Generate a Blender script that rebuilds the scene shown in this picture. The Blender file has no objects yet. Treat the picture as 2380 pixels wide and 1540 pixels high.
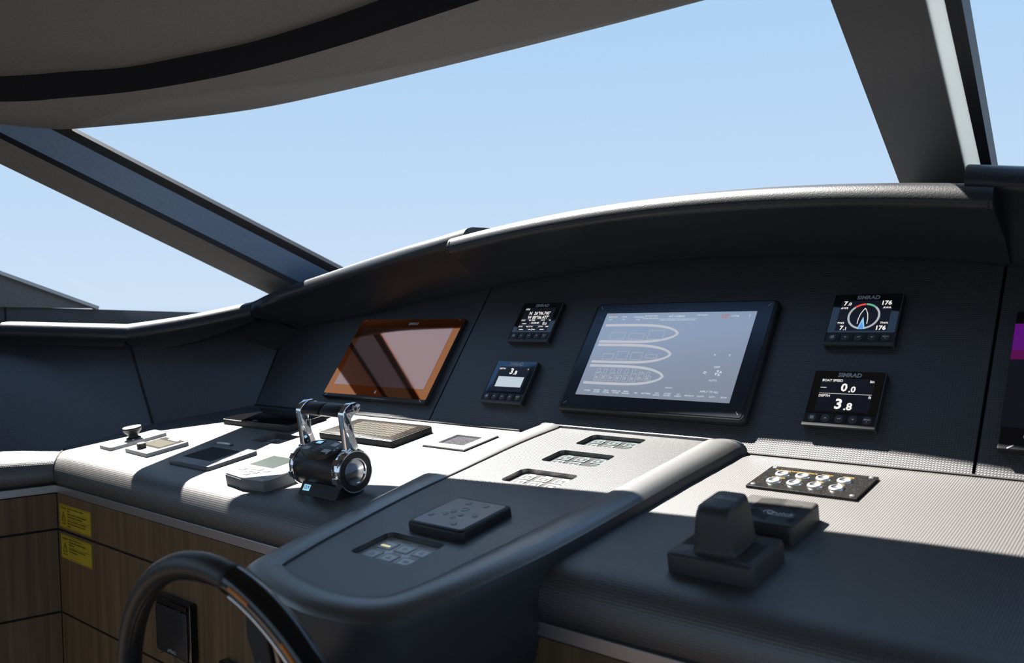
import bpy, bmesh, math, random
from math import sin, cos, tan, pi, radians, sqrt, atan2
from mathutils import Vector, Matrix
from mathutils.geometry import tessellate_polygon
random.seed(7)
SC = bpy.context.scene
COL = SC.collection
H = 1.35                                    # eye height above the cabin floor

# ------------------------------------------------------------------ camera
cam_d = bpy.data.cameras.new('camera'); cam = bpy.data.objects.new('camera', cam_d); COL.objects.link(cam)
cam_d.sensor_width = 36.0; cam_d.lens = 2002.6/2380*36.0; cam_d.clip_start = 0.02; cam_d.clip_end = 2000
rt = Vector((0.7576722, 0.6521239, -0.0258308)); up = Vector((-0.00036545, 0.0400031, 0.9991995)); fw = Vector((-0.6526352, 0.7570562, -0.0305476))
cam.matrix_world = Matrix(((rt.x, up.x, -fw.x, 0), (rt.y, up.y, -fw.y, 0), (rt.z, up.z, -fw.z, H), (0, 0, 0, 1)))
cam_d.dof.use_dof = True; cam_d.dof.focus_distance = 1.62; cam_d.dof.aperture_fstop = 5.0
SC.camera = cam
# ------------------------------------------------------------------ sky, sun, exposure
W = bpy.data.worlds.new('sky'); SC.world = W; W.use_nodes = True
nt = W.node_tree; nt.nodes.clear()
tc = nt.nodes.new('ShaderNodeTexCoord'); sx = nt.nodes.new('ShaderNodeSeparateXYZ'); rp = nt.nodes.new('ShaderNodeValToRGB')
bg = nt.nodes.new('ShaderNodeBackground'); wo = nt.nodes.new('ShaderNodeOutputWorld')
mr = nt.nodes.new('ShaderNodeMapRange'); mr.inputs[1].default_value = -1; mr.inputs[2].default_value = 1
nt.links.new(tc.outputs['Generated'], sx.inputs[0]); nt.links.new(sx.outputs['Z'], mr.inputs[0])
nt.links.new(mr.outputs[0], rp.inputs[0]); nt.links.new(rp.outputs[0], bg.inputs[0]); nt.links.new(bg.outputs[0], wo.inputs[0])
el = rp.color_ramp.elements
el[0].position = 0.0; el[0].color = (.05, .08, .10, 1)
el[1].position = 1.0; el[1].color = (.26, .47, .84, 1)
for p, c in ((.485, (.10, .15, .20)), (.502, (.63, .775, .94)), (.56, (.54, .715, .93)), (.66, (.425, .65, .915)), (.8, (.34, .56, .88))):
    e = el.new(p); e.color = (*c, 1)
bg.inputs[1].default_value = 1.0
SUN_DIR = Vector((-.75, .24, 1.0)).normalized()
sun_d = bpy.data.lights.new('sun', 'SUN'); sun = bpy.data.objects.new('sun', sun_d); COL.objects.link(sun)
sun_d.energy = 28.0; sun_d.angle = radians(.53); sun_d.color = (1.0, .95, .88)
sun.rotation_euler = SUN_DIR.to_track_quat('Z', 'Y').to_euler(); sun.location = (-3, 2, 6)
vs = SC.view_settings; vs.view_transform = 'Standard'; vs.look = 'None'; vs.exposure = 0.0; vs.gamma = 1.0; vs.use_curve_mapping = False

# ------------------------------------------------------------------ materials
M = {}
def nodes(name):
    m = bpy.data.materials.new(name); m.use_nodes = True; t = m.node_tree
    return m, t, t.nodes['Principled BSDF']
def setp(b, base, rough, metal=0, ior=1.5, coat=0, tint=None):
    b.inputs['Base Color'].default_value = (*base, 1); b.inputs['Roughness'].default_value = rough
    b.inputs['Metallic'].default_value = metal; b.inputs['IOR'].default_value = ior; b.inputs['Coat Weight'].default_value = coat
    if tint: b.inputs['Specular Tint'].default_value = (*tint, 1)
def plain(name, base, rough=.5, metal=0, ior=1.5, coat=0, noise=0, nscale=300, bump=0, tint=None):
    m, t, b = nodes(name); setp(b, base, rough, metal, ior, coat, tint)
    if noise or bump:
        c = t.nodes.new('ShaderNodeTexCoord'); n = t.nodes.new('ShaderNodeTexNoise'); n.inputs['Scale'].default_value = nscale; n.inputs['Detail'].default_value = 3
        t.links.new(c.outputs['Object'], n.inputs['Vector'])
        if noise:
            r = t.nodes.new('ShaderNodeValToRGB'); r.color_ramp.elements[0].position = .3; r.color_ramp.elements[1].position = .7
            r.color_ramp.elements[0].color = (*[x*(1-noise) for x in base], 1); r.color_ramp.elements[1].color = (*[min(1, x*(1+noise)) for x in base], 1)
            t.links.new(n.outputs['Fac'], r.inputs[0]); t.links.new(r.outputs[0], b.inputs['Base Color'])
        if bump:
            bu = t.nodes.new('ShaderNodeBump'); bu.inputs['Strength'].default_value = bump; bu.inputs['Distance'].default_value = .001
            t.links.new(n.outputs['Fac'], bu.inputs['Height']); t.links.new(bu.outputs[0], b.inputs['Normal'])
    M[name] = m; return m
def emit(name, col, s=1.0, base=(0, 0, 0)):
    m, t, b = nodes(name); setp(b, base, .35)
    b.inputs['Emission Color'].default_value = (*col, 1); b.inputs['Emission Strength'].default_value = s
    M[name] = m; return m
def vinyl(name, base, groove, rough, pu, pv, wu, wv, dist=.0005, strength=.6, ior=2.2):
    # woven relief: UV in metres, wu/wv weight the two directions
    m, t, b = nodes(name); setp(b, base, rough, ior=ior)
    uv = t.nodes.new('ShaderNodeUVMap'); s = t.nodes.new('ShaderNodeSeparateXYZ'); t.links.new(uv.outputs[0], s.inputs[0])
    def sn(sock, per, ph=0.0):
        a = t.nodes.new('ShaderNodeMath'); a.operation = 'MULTIPLY_ADD'; a.inputs[1].default_value = 2*pi/per; a.inputs[2].default_value = ph
        t.links.new(sock, a.inputs[0]); c = t.nodes.new('ShaderNodeMath'); c.operation = 'SINE'; t.links.new(a.outputs[0], c.inputs[0]); return c.outputs[0]
    def mt(op, x, y):
        a = t.nodes.new('ShaderNodeMath'); a.operation = op
        for i, v in enumerate((x, y)):
            if isinstance(v, (int, float)): a.inputs[i].default_value = v
            else: t.links.new(v, a.inputs[i])
        return a.outputs[0]
    a = sn(s.outputs[0], pu); c = sn(s.outputs[1], pv)
    h = mt('ADD', mt('MULTIPLY', a, wu), mt('MULTIPLY', mt('MULTIPLY', c, a), wv))
    h = mt('ADD', h, mt('MULTIPLY', c, wv*.6))
    r = t.nodes.new('ShaderNodeValToRGB'); r.color_ramp.elements[0].position = .30; r.color_ramp.elements[1].position = .74
    r.color_ramp.elements[0].color = (*groove, 1); r.color_ramp.elements[1].color = (*base, 1)
    f = mt('MULTIPLY_ADD', h, .5); f.node.inputs[2].default_value = .5
    t.links.new(f, r.inputs[0]); t.links.new(r.outputs[0], b.inputs['Base Color'])
    bu = t.nodes.new('ShaderNodeBump'); bu.inputs['Strength'].default_value = strength; bu.inputs['Distance'].default_value = dist
    t.links.new(f, bu.inputs['Height']); t.links.new(bu.outputs[0], b.inputs['Normal'])
    M[name] = m; return m
vinyl('vinyl_dash', (.086, .080, .076), (.011, .010, .012), .42, .0034, .0034, .75, .3)
vinyl('vinyl_panel', (.066, .069, .078), (.011, .011, .014), .46, .0042, .0036, .25, .8, ior=1.8)
vinyl('vinyl_roll', (.086, .081, .078), (.013, .012, .014), .45, .0034, .0038, .3, .7)
vinyl('vinyl_inlay', (.062, .060, .060), (.013, .013, .015), .34, .0032, .0032, .45, .55)
plain('leather', (.022, .0235, .028), .36, noise=.15, nscale=420, bump=.35)
plain('leather_wheel', (.02, .02, .021), .42, noise=.1, nscale=500, bump=.3)
plain('soft_rim', (.028, .029, .0285), .36, ior=2.7, noise=.06, nscale=40)
plain('soft_body', (.035, .038, .044), .5, noise=.06, nscale=40)
plain('headliner', (.20, .19, .178), .8, noise=.1, nscale=260, bump=.2)
plain('headliner_shaded', (.018, .017, .019), .8, noise=.1, nscale=200)  # riser lining, its shade painted into the dark colour
plain('pillar', (.085, .085, .088), .6, noise=.06, nscale=150)
plain('pillar_skylit', (.22, .34, .52), .4, noise=.05, nscale=150)  # sky light on the mullion face, painted in as blue
plain('pillar_black', (.012, .014, .018), .5)
plain('black_plastic', (.016, .016, .018), .42, noise=.1, nscale=600, bump=.08)
plain('soft_black', (.05, .048, .046), .45, noise=.1, nscale=600, bump=.08)
plain('key_plastic', (.05, .052, .058), .45)
plain('black_gloss', (.006, .006, .007), .08, ior=1.6)
plain('glass_black', (.004, .004, .006), .05, ior=1.75)
plain('glass_blue', (.003, .005, .010), .06, ior=2.1, tint=(.45, .7, 1.0))
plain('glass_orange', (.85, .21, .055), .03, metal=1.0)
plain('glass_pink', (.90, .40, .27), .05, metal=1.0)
plain('chrome', (.82, .83, .86), .06, metal=1)
plain('steel', (.72, .72, .72), .30, metal=1)
plain('aluminium', (.50, .47, .47), .42, metal=1, noise=.06, nscale=900)
plain('grey_paint', (.16, .165, .18), .4)
plain('remote_grey', (.27, .28, .30), .3, ior=2.0)
plain('light_grey', (.45, .45, .45), .45)
plain('white_plastic', (.70, .68, .66), .45)
plain('print_white', (.75, .76, .78), .5)
plain('print_grey', (.42, .44, .47), .5)
plain('print_teal', (.10, .16, .155), .5)
plain('print_red', (.55, .06, .07), .5)
plain('print_yellow', (.30, .18, .02), .5)
plain('print_black', (.012, .011, .006), .6)
plain('sticker_yellow', (.46, .33, .012), .5, noise=.06, nscale=40)
plain('stitch', (.018, .018, .022), .7)
plain('stitch_light', (.36, .34, .32), .7)
plain('orange', (.75, .20, .015), .4)
plain('rubber', (.01, .01, .011), .6)
plain('seal', (.005, .005, .006), .7)
plain('print_pale', (.70, .70, .71), .5)
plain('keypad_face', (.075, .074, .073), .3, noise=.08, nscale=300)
plain('keypad_pale', (.46, .465, .475), .22, ior=2.2)  # face lightened to make up for weak light on the shaded nose
plain('lcd_dark', (.05, .06, .075), .14, noise=.25, nscale=900, ior=1.7)
plain('lcd_green', (.04, .055, .05), .2, noise=.35, nscale=1200, ior=1.6)
plain('lcd_olive', (.055, .05, .03), .25, noise=.3, nscale=1200)
plain('floor_teak', (.09, .06, .04), .5, noise=.2, nscale=30)
emit('lit_white', (.95, .92, .88), 1.0); emit('lit_grey', (.42, .44, .48), 1.0); emit('lit_red', (.85, .07, .06), 1.0)
emit('lit_green', (.12, .45, .26), 1.0); emit('lit_blue', (.10, .30, .75), 1.0); emit('lit_cyan', (.30, .62, .85), 1.0)
emit('lit_line', (.16, .16, .20), 1.0); emit('screen_off', (.004, .004, .008), 1.0); emit('lit_pale', (.52, .60, .68), 1.0)
emit('reflect_purple', (.085, .003, .15), 1.0); emit('reflect_magenta', (.085, .002, .06), 1.0); emit('lit_yellow', (.8, .75, .4), .9)
emit('map_pale', (.50, .51, .56), 1.0); emit('map_dim', (.36, .39, .45), 1.0); emit('map_red', (.5, .12, .10), 1.0)

def brushed_screen():
    # backlit touch panel with a hazy anti-glare front
    m, t, b = nodes('monitor_glass'); setp(b, (.50, .51, .53), .32, metal=.8)
    b.inputs['Emission Color'].default_value = (.17, .195, .245, 1); b.inputs['Emission Strength'].default_value = 1.0
    M['monitor_glass'] = m
    m, t, b = nodes('monitor_border'); setp(b, (.045, .055, .075), .22, metal=.6); M['monitor_border'] = m
brushed_screen()
def sparkle(name, base, fleck, scale, thr, rough=.3):
    m, t, b = nodes(name); setp(b, base, rough)
    c = t.nodes.new('ShaderNodeTexCoord'); n = t.nodes.new('ShaderNodeTexNoise'); n.inputs['Scale'].default_value = scale; n.inputs['Detail'].default_value = 1
    r = t.nodes.new('ShaderNodeValToRGB'); r.color_ramp.elements[0].position = thr; r.color_ramp.elements[0].color = (*base, 1)
    r.color_ramp.elements[1].position = min(1, thr+.04); r.color_ramp.elements[1].color = (*fleck, 1)
    t.links.new(c.outputs['Object'], n.inputs['Vector']); t.links.new(n.outputs['Fac'], r.inputs[0]); t.links.new(r.outputs[0], b.inputs['Base Color'])
    M[name] = m
sparkle('dusty_black', (.008, .0075, .007), (.30, .28, .25), 1100, .69, .22)
sparkle('dusty_frame', (.014, .011, .009), (.4, .36, .3), 900, .69, .22)
sparkle('dusty_lcd', (.012, .012, .016), (.16, .16, .18), 1000, .58, .25)
sparkle('dusty_grey', (.035, .038, .040), (.2, .2, .2), 1000, .68, .3)
def lattice():
    m, t, b = nodes('lattice_glass'); setp(b, (.2, .2, .18), .2)
    uv = t.nodes.new('ShaderNodeUVMap'); mp = t.nodes.new('ShaderNodeMapping'); mp.inputs['Rotation'].default_value = (0, 0, radians(45)); mp.inputs['Scale'].default_value = (110, 110, 110)
    ck = t.nodes.new('ShaderNodeTexChecker'); ck.inputs['Scale'].default_value = 1.0; ck.inputs['Color1'].default_value = (.13, .115, .09, 1); ck.inputs['Color2'].default_value = (.03, .036, .036, 1)
    t.links.new(uv.outputs[0], mp.inputs[0]); t.links.new(mp.outputs[0], ck.inputs['Vector']); t.links.new(ck.outputs[0], b.inputs['Base Color'])
    M['lattice_glass'] = m
lattice()
def wood():
    m, t, b = nodes('wood'); setp(b, (.2, .13, .07), .48)
    c = t.nodes.new('ShaderNodeTexCoord'); mp = t.nodes.new('ShaderNodeMapping'); mp.inputs['Scale'].default_value = (70, 70, 2.2)
    n = t.nodes.new('ShaderNodeTexNoise'); n.inputs['Scale'].default_value = 1.0; n.inputs['Detail'].default_value = 6; n.inputs['Distortion'].default_value = .4
    r = t.nodes.new('ShaderNodeValToRGB'); r.color_ramp.elements[0].position = .25; r.color_ramp.elements[0].color = (.085, .048, .021, 1)
    r.color_ramp.elements[1].position = .78; r.color_ramp.elements[1].color = (.20, .122, .058, 1)
    t.links.new(c.outputs['Object'], mp.inputs[0]); t.links.new(mp.outputs[0], n.inputs['Vector']); t.links.new(n.outputs['Fac'], r.inputs[0]); t.links.new(r.outputs[0], b.inputs['Base Color'])
    bu = t.nodes.new('ShaderNodeBump'); bu.inputs['Strength'].default_value = .15; bu.inputs['Distance'].default_value = .0006
    t.links.new(n.outputs['Fac'], bu.inputs['Height']); t.links.new(bu.outputs[0], b.inputs['Normal'])
    M['wood'] = m
wood()
def glazing():
    m = bpy.data.materials.new('window_glass'); m.use_nodes = True; t = m.node_tree; t.nodes.clear()
    o = t.nodes.new('ShaderNodeOutputMaterial'); mx = t.nodes.new('ShaderNodeMixShader'); tr = t.nodes.new('ShaderNodeBsdfTransparent'); gl = t.nodes.new('ShaderNodeBsdfGlossy')
    tr.inputs[0].default_value = (.985, .99, .99, 1); gl.inputs['Roughness'].default_value = .02
    lw = t.nodes.new('ShaderNodeFresnel'); lw.inputs['IOR'].default_value = 1.025
    t.links.new(lw.outputs[0], mx.inputs[0]); t.links.new(tr.outputs[0], mx.inputs[1]); t.links.new(gl.outputs[0], mx.inputs[2]); t.links.new(mx.outputs[0], o.inputs[0])
    M['window_glass'] = m
    m = bpy.data.materials.new('sunlit_strip'); m.use_nodes = True; t = m.node_tree; t.nodes.clear()
    o = t.nodes.new('ShaderNodeOutputMaterial'); mx = t.nodes.new('ShaderNodeMixShader'); d = t.nodes.new('ShaderNodeBsdfDiffuse'); tl = t.nodes.new('ShaderNodeBsdfTranslucent')
    d.inputs[0].default_value = (.78, .8, .8, 1); tl.inputs[0].default_value = (.62, .66, .68, 1); mx.inputs[0].default_value = .35
    t.links.new(d.outputs[0], mx.inputs[1]); t.links.new(tl.outputs[0], mx.inputs[2]); t.links.new(mx.outputs[0], o.inputs[0]); M['sunlit_strip'] = m
glazing()

# ------------------------------------------------------------------ frames: (a, b, c) -> world
class Fr:
    def __init__(s, o, ex, ey, ez): s.o, s.x, s.y, s.z = Vector(o), Vector(ex), Vector(ey), Vector(ez)
    def __call__(s, a, b, c=0.0): return s.o + s.x*a + s.y*b + s.z*c
    def at(s, a, b, c=0.0, rot=0.0):
        r = radians(rot); return Fr(s(a, b, c), s.x*cos(r)+s.y*sin(r), s.y*cos(r)-s.x*sin(r), s.z)
HV = Vector((0, 0, H))
def P(x, y, z): return Vector((x, y, z+H))
TH = radians(36.997); PH = radians(8.2)
NP = Vector((0, cos(TH), -sin(TH)))                         # into the instrument panel
PAN = Fr(NP*1.2 + HV, (1, 0, 0), (0, sin(TH), cos(TH)), -NP)  # a = x, b up the panel, c out of it
DSH = Fr(P(0, 1.312, -.2525), (1, 0, 0), (0, cos(PH), sin(PH)), (0, -sin(PH), cos(PH)))
def db(y): return (y-1.312)/cos(PH)
CONH = .0225
CON = Fr(DSH(0, 0, CONH), DSH.x, DSH.y, DSH.z)
WOODY = .811
WOO = Fr(P(0, WOODY, 0), (1, 0, 0), (0, 0, 1), (0, -1, 0))     # front wood face: a = x, b = z

# ------------------------------------------------------------------ mesh builder
class MB:
    def __init__(s): s.v, s.f, s.uv = [], [], {}
    def vert(s, p, uv=None):
        s.v.append(Vector(p)); i = len(s.v)-1
        if uv is not None: s.uv[i] = uv
        return i
    def ring(s, pts): return [s.vert(p) for p in pts]
    def face(s, ids): s.f.append(tuple(ids))
    def bridge(s, r0, r1, close=True):
        n = len(r0)
        for i in range(n if close else n-1): s.face((r0[i], r0[(i+1) % n], r1[(i+1) % n], r1[i]))
    def cap(s, r, flip=False): s.face(tuple(reversed(r)) if flip else tuple(r))
    def prism(s, poly, fr, c0, c1, ch=0.0):
        n = len(poly)
        r0 = s.ring([fr(a, b, c0) for a, b in poly])
        if ch > 0:
            ins = inset(poly, ch)
            r1 = s.ring([fr(a, b, c1-ch) for a, b in poly]); r2 = s.ring([fr(a, b, c1-ch*.3) for a, b in inset(poly, ch*.3)]); r3 = s.ring([fr(a, b, c1) for a, b in ins])
            s.bridge(r0, r1); s.bridge(r1, r2); s.bridge(r2, r3); s.cap(r3)
        else:
            r1 = s.ring([fr(a, b, c1) for a, b in poly]); s.bridge(r0, r1); s.cap(r1)
        s.cap(r0, True); return s
    def box(s, fr, a0, a1, b0, b1, c0, c1, ch=0.0): return s.prism([(a0, b0), (a1, b0), (a1, b1), (a0, b1)], fr, c0, c1, ch)
    def hexa(s, p8):
        r0 = s.ring(p8[:4]); r1 = s.ring(p8[4:]); s.bridge(r0, r1); s.cap(r0, True); s.cap(r1); return s
    def grid(s, rows, uvs=None):
        ids = [[s.vert(p, uvs[i][j] if uvs else None) for j, p in enumerate(r)] for i, r in enumerate(rows)]
        for i in range(len(ids)-1):
            for j in range(len(ids[0])-1): s.face((ids[i][j], ids[i][j+1], ids[i+1][j+1], ids[i+1][j]))
        return ids
    def disc(s, fr, a, b, r, c0, c1, n=20, ch=0.0, ry=None):
        ry = ry or r
        return s.prism([(a+r*cos(2*pi*i/n), b+ry*sin(2*pi*i/n)) for i in range(n)], fr, c0, c1, ch)
    def lathe(s, fr, prof, n=28):
        rings = [s.ring([fr(r*cos(2*pi*i/n), r*sin(2*pi*i/n), c) for i in range(n)]) for r, c in prof]
        for a, b in zip(rings, rings[1:]): s.bridge(a, b)
        s.cap(rings[0], True); s.cap(rings[-1]); return s
    def washer(s, fr, a, b, r0, r1, c0, c1, n=32, t0=0, t1=2*pi):
        full = abs(t1-t0-2*pi) < 1e-6; k = n if full else n+1
        def rg(r, c): return s.ring([fr(a+r*cos(t0+(t1-t0)*i/n), b+r*sin(t0+(t1-t0)*i/n), c) for i in range(k)])
        A, B, C, D = rg(r1, c0), rg(r1, c1), rg(r0, c1), rg(r0, c0)
        for x, y in ((A, B), (B, C), (C, D), (D, A)): s.bridge(x, y, full)
        if not full: s.face((A[0], D[0], C[0], B[0])); s.face((A[-1], B[-1], C[-1], D[-1]))
        return s
    def frame(s, fr, a0, a1, b0, b1, w, c0, c1):
        o = [(a0, b0), (a1, b0), (a1, b1), (a0, b1)]; i = [(a0+w, b0+w), (a1-w, b0+w), (a1-w, b1-w), (a0+w, b1-w)]
        R = [s.ring([fr(a, b, c) for a, b in pl]) for pl, c in ((o, c0), (o, c1), (i, c1), (i, c0))]
        for k in range(4): s.bridge(R[k], R[(k+1) % 4])
        return s
    def tube(s, pts, rad, n=10, closed=False):
        rings = []; N = len(pts); pv = None
        for i, p in enumerate(pts):
            p = Vector(p); q0 = Vector(pts[(i-1) % N] if (closed or i) else pts[i]); q1 = Vector(pts[(i+1) % N] if (closed or i < N-1) else pts[i])
            d = (q1-q0).normalized()
            if pv is None: pv = d.orthogonal().normalized()
            pv = (pv-d*pv.dot(d)).normalized(); w = d.cross(pv); r = rad[i] if isinstance(rad, (list, tuple)) else rad
            rings.append(s.ring([p+(pv*cos(2*pi*k/n)+w*sin(2*pi*k/n))*r for k in range(n)]))
        for a, b in zip(rings, rings[1:]): s.bridge(a, b)
        if closed: s.bridge(rings[-1], rings[0])
        else: s.cap(rings[0], True); s.cap(rings[-1])
        return s
    def text(s, st, size, fr, a, b, c, align='CENTER', bold=0.0, shear=0.0, sx=1.0):
        vs_, fs_ = text_mesh(st, align, bold, shear)
        o = len(s.v)
        for x, y in vs_: s.v.append(fr(a+x*size*sx, b+y*size, c))
        s.f.extend(tuple(o+i for i in f) for f in fs_); return s
    def holed(s, loops, fr, c, uvf=None):
        ids = []
        for lp in loops: ids += [s.vert(fr(a, b, c), (a, b)) for a, b in lp]
        for tri in tessellate_polygon([[Vector((a, b, 0)) for a, b in lp] for lp in loops]):
            s.face([ids[k] for k in tri])
        return ids
_tc = {}
def text_mesh(st, align, bold, shear):
    k = (st, align, bold, shear)
    if k not in _tc:
        cu = bpy.data.curves.new('txt', 'FONT'); cu.body = st; cu.align_x = align; cu.align_y = 'CENTER'; cu.offset = bold; cu.shear = shear; cu.resolution_u = 2
        ob = bpy.data.objects.new('txt', cu); COL.objects.link(ob)
        dg = bpy.context.evaluated_depsgraph_get(); me = ob.evaluated_get(dg).to_mesh()
        _tc[k] = ([(v.co.x, v.co.y) for v in me.vertices], [tuple(p.vertices) for p in me.polygons])
        bpy.data.objects.remove(ob); bpy.data.curves.remove(cu)
    return _tc[k]
def inset(poly, d):
    n = len(poly); out = []
    area = sum(poly[i][0]*poly[(i+1) % n][1]-poly[(i+1) % n][0]*poly[i][1] for i in range(n)); sg = 1 if area > 0 else -1
    for i in range(n):
        p0, p1, p2 = [Vector(poly[(i+k) % n]) for k in (-1, 0, 1)]
        d0 = (p1-p0); d1 = (p2-p1)
        if d0.length < 1e-9 or d1.length < 1e-9: out.append(tuple(p1)); continue
        d0.normalize(); d1.normalize(); n0 = Vector((-d0.y, d0.x))*sg; n1 = Vector((-d1.y, d1.x))*sg
        m = (n0+n1); k = max(.35, (1+n0.dot(n1))); out.append(tuple(p1+m*(d/k)))
    return out
def rrect(a0, a1, b0, b1, r, n=4):
    o = []
    for cx, cy, t in ((a1-r, b0+r, -pi/2), (a1-r, b1-r, 0), (a0+r, b1-r, pi/2), (a0+r, b0+r, pi)):
        o += [(cx+r*cos(t+pi/2*i/n), cy+r*sin(t+pi/2*i/n)) for i in range(n+1)]
    return o
def lerp(a, b, t): return a+(b-a)*t
def spline(pts, n):                     # Catmull-Rom through tuples, n per span
    o = []; N = len(pts)
    for i in range(N-1):
        p = [Vector(pts[max(0, min(N-1, i+k))]) for k in (-1, 0, 1, 2)]
        for j in range(n):
            t = j/n; o.append(.5*((2*p[1])+(p[2]-p[0])*t+(2*p[0]-5*p[1]+4*p[2]-p[3])*t*t+(3*p[1]-p[0]-3*p[2]+p[3])*t**3))
    o.append(Vector(pts[-1])); return o

# ------------------------------------------------------------------ objects
def tag(o, label=None, cat=None, group=None, kind=None):
    if label: o['label'] = label
    if cat: o['category'] = cat
    if group: o['group'] = group
    if kind: o['kind'] = kind
    return o
def thing(name, loc, label, cat, group=None):
    o = bpy.data.objects.new(name, None); o.empty_display_size = .03; o.location = loc; COL.objects.link(o)
    return tag(o, label, cat, group)
def root_of(p):
    while p.parent: p = p.parent
    return p
def obj(name, mb, mat, parent=None, smooth=35, bevel=0.0, label=None, kind=None, solid=0.0):
    me = bpy.data.meshes.new(name)
    if parent is None:
        lo = [min(v[i] for v in mb.v) for i in range(3)]; hi = [max(v[i] for v in mb.v) for i in range(3)]
        org = Vector(((lo[0]+hi[0])/2, (lo[1]+hi[1])/2, lo[2]))
    else: org = root_of(parent).location.copy()
    me.from_pydata([v-org for v in mb.v], [], mb.f)
    if mb.uv:
        ul = me.uv_layers.new(name='UVMap')
        for lp in me.loops: ul.data[lp.index].uv = mb.uv.get(lp.vertex_index, (0, 0))
    bm = bmesh.new(); bm.from_mesh(me); bmesh.ops.recalc_face_normals(bm, faces=bm.faces); bm.to_mesh(me); bm.free()
    if smooth:
        me.shade_smooth(); me.set_sharp_from_angle(angle=radians(smooth))
    me.materials.append(M[mat]); me.update()
    o = bpy.data.objects.new(name, me); COL.objects.link(o)
    if parent is None: o.location = org
    else: o.parent = parent
    if solid:
        md = o.modifiers.new('thickness', 'SOLIDIFY'); md.thickness = solid; md.offset = 0
    if bevel:
        md = o.modifiers.new('edge', 'BEVEL'); md.width = bevel; md.segments = 2; md.limit_method = 'ANGLE'; md.angle_limit = radians(40)
    if label: o['label'] = label
    if kind: o['kind'] = kind
    return o

# ================================================================== THE SETTING
# floor
f = MB(); f.box(Fr((0, 0, 0), (1, 0, 0), (0, 1, 0), (0, 0, 1)), -3.2, 2.4, -2.4, 2.6, -.05, 0)
tag(obj('floor', f, 'floor_teak', smooth=0), kind='structure')
# ceiling: outer soffit edge, inner soffit edge, riser, ceiling panel
hdr_o = [(-2.95, .20, .41), (-2.56, .57, .424), (-2.215, .762, .431), (-2.103, .870, .438), (-1.934, 1.035, .457), (-1.741, 1.143, .468), (-1.475, 1.182, .468), (-1.184, 1.215, .471), (-.94, 1.24, .474), (-.658, 1.252, .474), (-.2, 1.262, .474), (.4, 1.25, .474), (1.3, 1.15, .474), (2.2, .85, .45)]
hdr_i = [(-2.6, .05, .44), (-2.25, .40, .455), (-2.01, .695, .458), (-1.92, .787, .465), (-1.81, .875, .473), (-1.647, .932, .474), (-1.47, .969, .474), (-1.239, .992, .474), (-.95, 1.0, .474), (-.62, 1.005, .474), (-.2, 1.01, .474), (.4, 1.0, .474), (1.3, .92, .474), (2.1, .65, .46)]
O = spline(hdr_o, 5); I = spline(hdr_i, 5)
ce = MB()
rows = [O, [lerp(a, b, .08)+Vector((0, 0, -.004)) for a, b in zip(O, I)], [lerp(a, b, .55)+Vector((0, 0, -.004)) for a, b in zip(O, I)], [lerp(a, b, .94)+Vector((0, 0, -.003)) for a, b in zip(O, I)], I]
ce.grid([[p+HV for p in r] for r in rows])
top = [[lerp(a, b, .3)+Vector((0, 0, .05))+HV for a, b in zip(O, I)], [Vector((p.x, -2.2, .72))+HV for p in I]]
ce.grid([[p+HV for p in O]]+top)
sof = obj('ceiling', ce, 'headliner', smooth=50); tag(sof, kind='structure')
C1 = [Vector((p.x, p.y-.004, p.z+.10)) for p in I]
rs = MB(); rs.grid([[p+HV for p in I], [p+Vector((0, .004, .05))+HV for p in I], [p+HV for p in C1]])
obj('soffit_riser', rs, 'headliner_shaded', sof, label='recessed riser above the soffit, coloured as in shade')
cp = MB(); cp.grid([[p+HV for p in C1], [Vector((p.x, p.y-.12, p.z+.02))+HV for p in C1], [Vector((p.x, lerp(p.y, -2.2, .45), .61))+HV for p in C1], [Vector((p.x, -2.2, .62))+HV for p in C1]])
obj('ceiling_panel', cp, 'headliner', sof, smooth=60)
sm = MB(); sm.tube([P(-1.70, .40, .585), P(-1.849, .643, .585), P(-1.916, .739, .582), P(-1.97, .80, .57)], .006, 6)
obj('ceiling_seam', sm, 'seal', sof)

# wood faces -------------------------------------------------------
def wood_wall(name, p0, p1, zs, trimname, trimz, up_to):
    # vertical wall from plan point p0 to p1, panels between heights zs, facing left of p0->p1
    p0, p1 = Vector((*p0, 0)), Vector((*p1, 0)); ex = (p1-p0).normalized(); ez = Vector((ex.y, -ex.x, 0)); L = (p1-p0).length
    fr = Fr(p0+HV, ex, (0, 0, 1), ez)
    bk = MB().box(fr, -.02, L+.02, -1.349, up_to, -.03, -.004); w = tag(obj(name, bk, 'seal', smooth=0), kind='structure')
    for a, b in zip(zs, zs[1:]):
        obj('wood_panel', MB().box(fr, .001, L-.001, b+.0025, a-.0025, -.02, 0), 'wood', w, smooth=0, bevel=.0008)
    t = MB().box(fr, -.002, L+.002, trimz[1], trimz[0], -.02, .004)
    tag(obj(trimname, t, 'aluminium', smooth=0, bevel=.0012), kind='structure')
    return w, fr
wall_f, _ = wood_wall('wall_front', (-2.108, WOODY), (.6, WOODY), (-.4065, -.4925, -.687, -.90, -1.345), 'trim_1', (-.3885, -.4065), -.36)
lw_d = Vector((-.030, -.108, 0)).normalized()
wall_l, WLF = wood_wall('wall_left', (-2.108+lw_d.x*1.1, WOODY+lw_d.y*1.1), (-2.108, WOODY), (-.4065, -.4925, -.687, -.90, -1.345), 'trim_2', (-.3885, -.4065), -.36)

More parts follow.
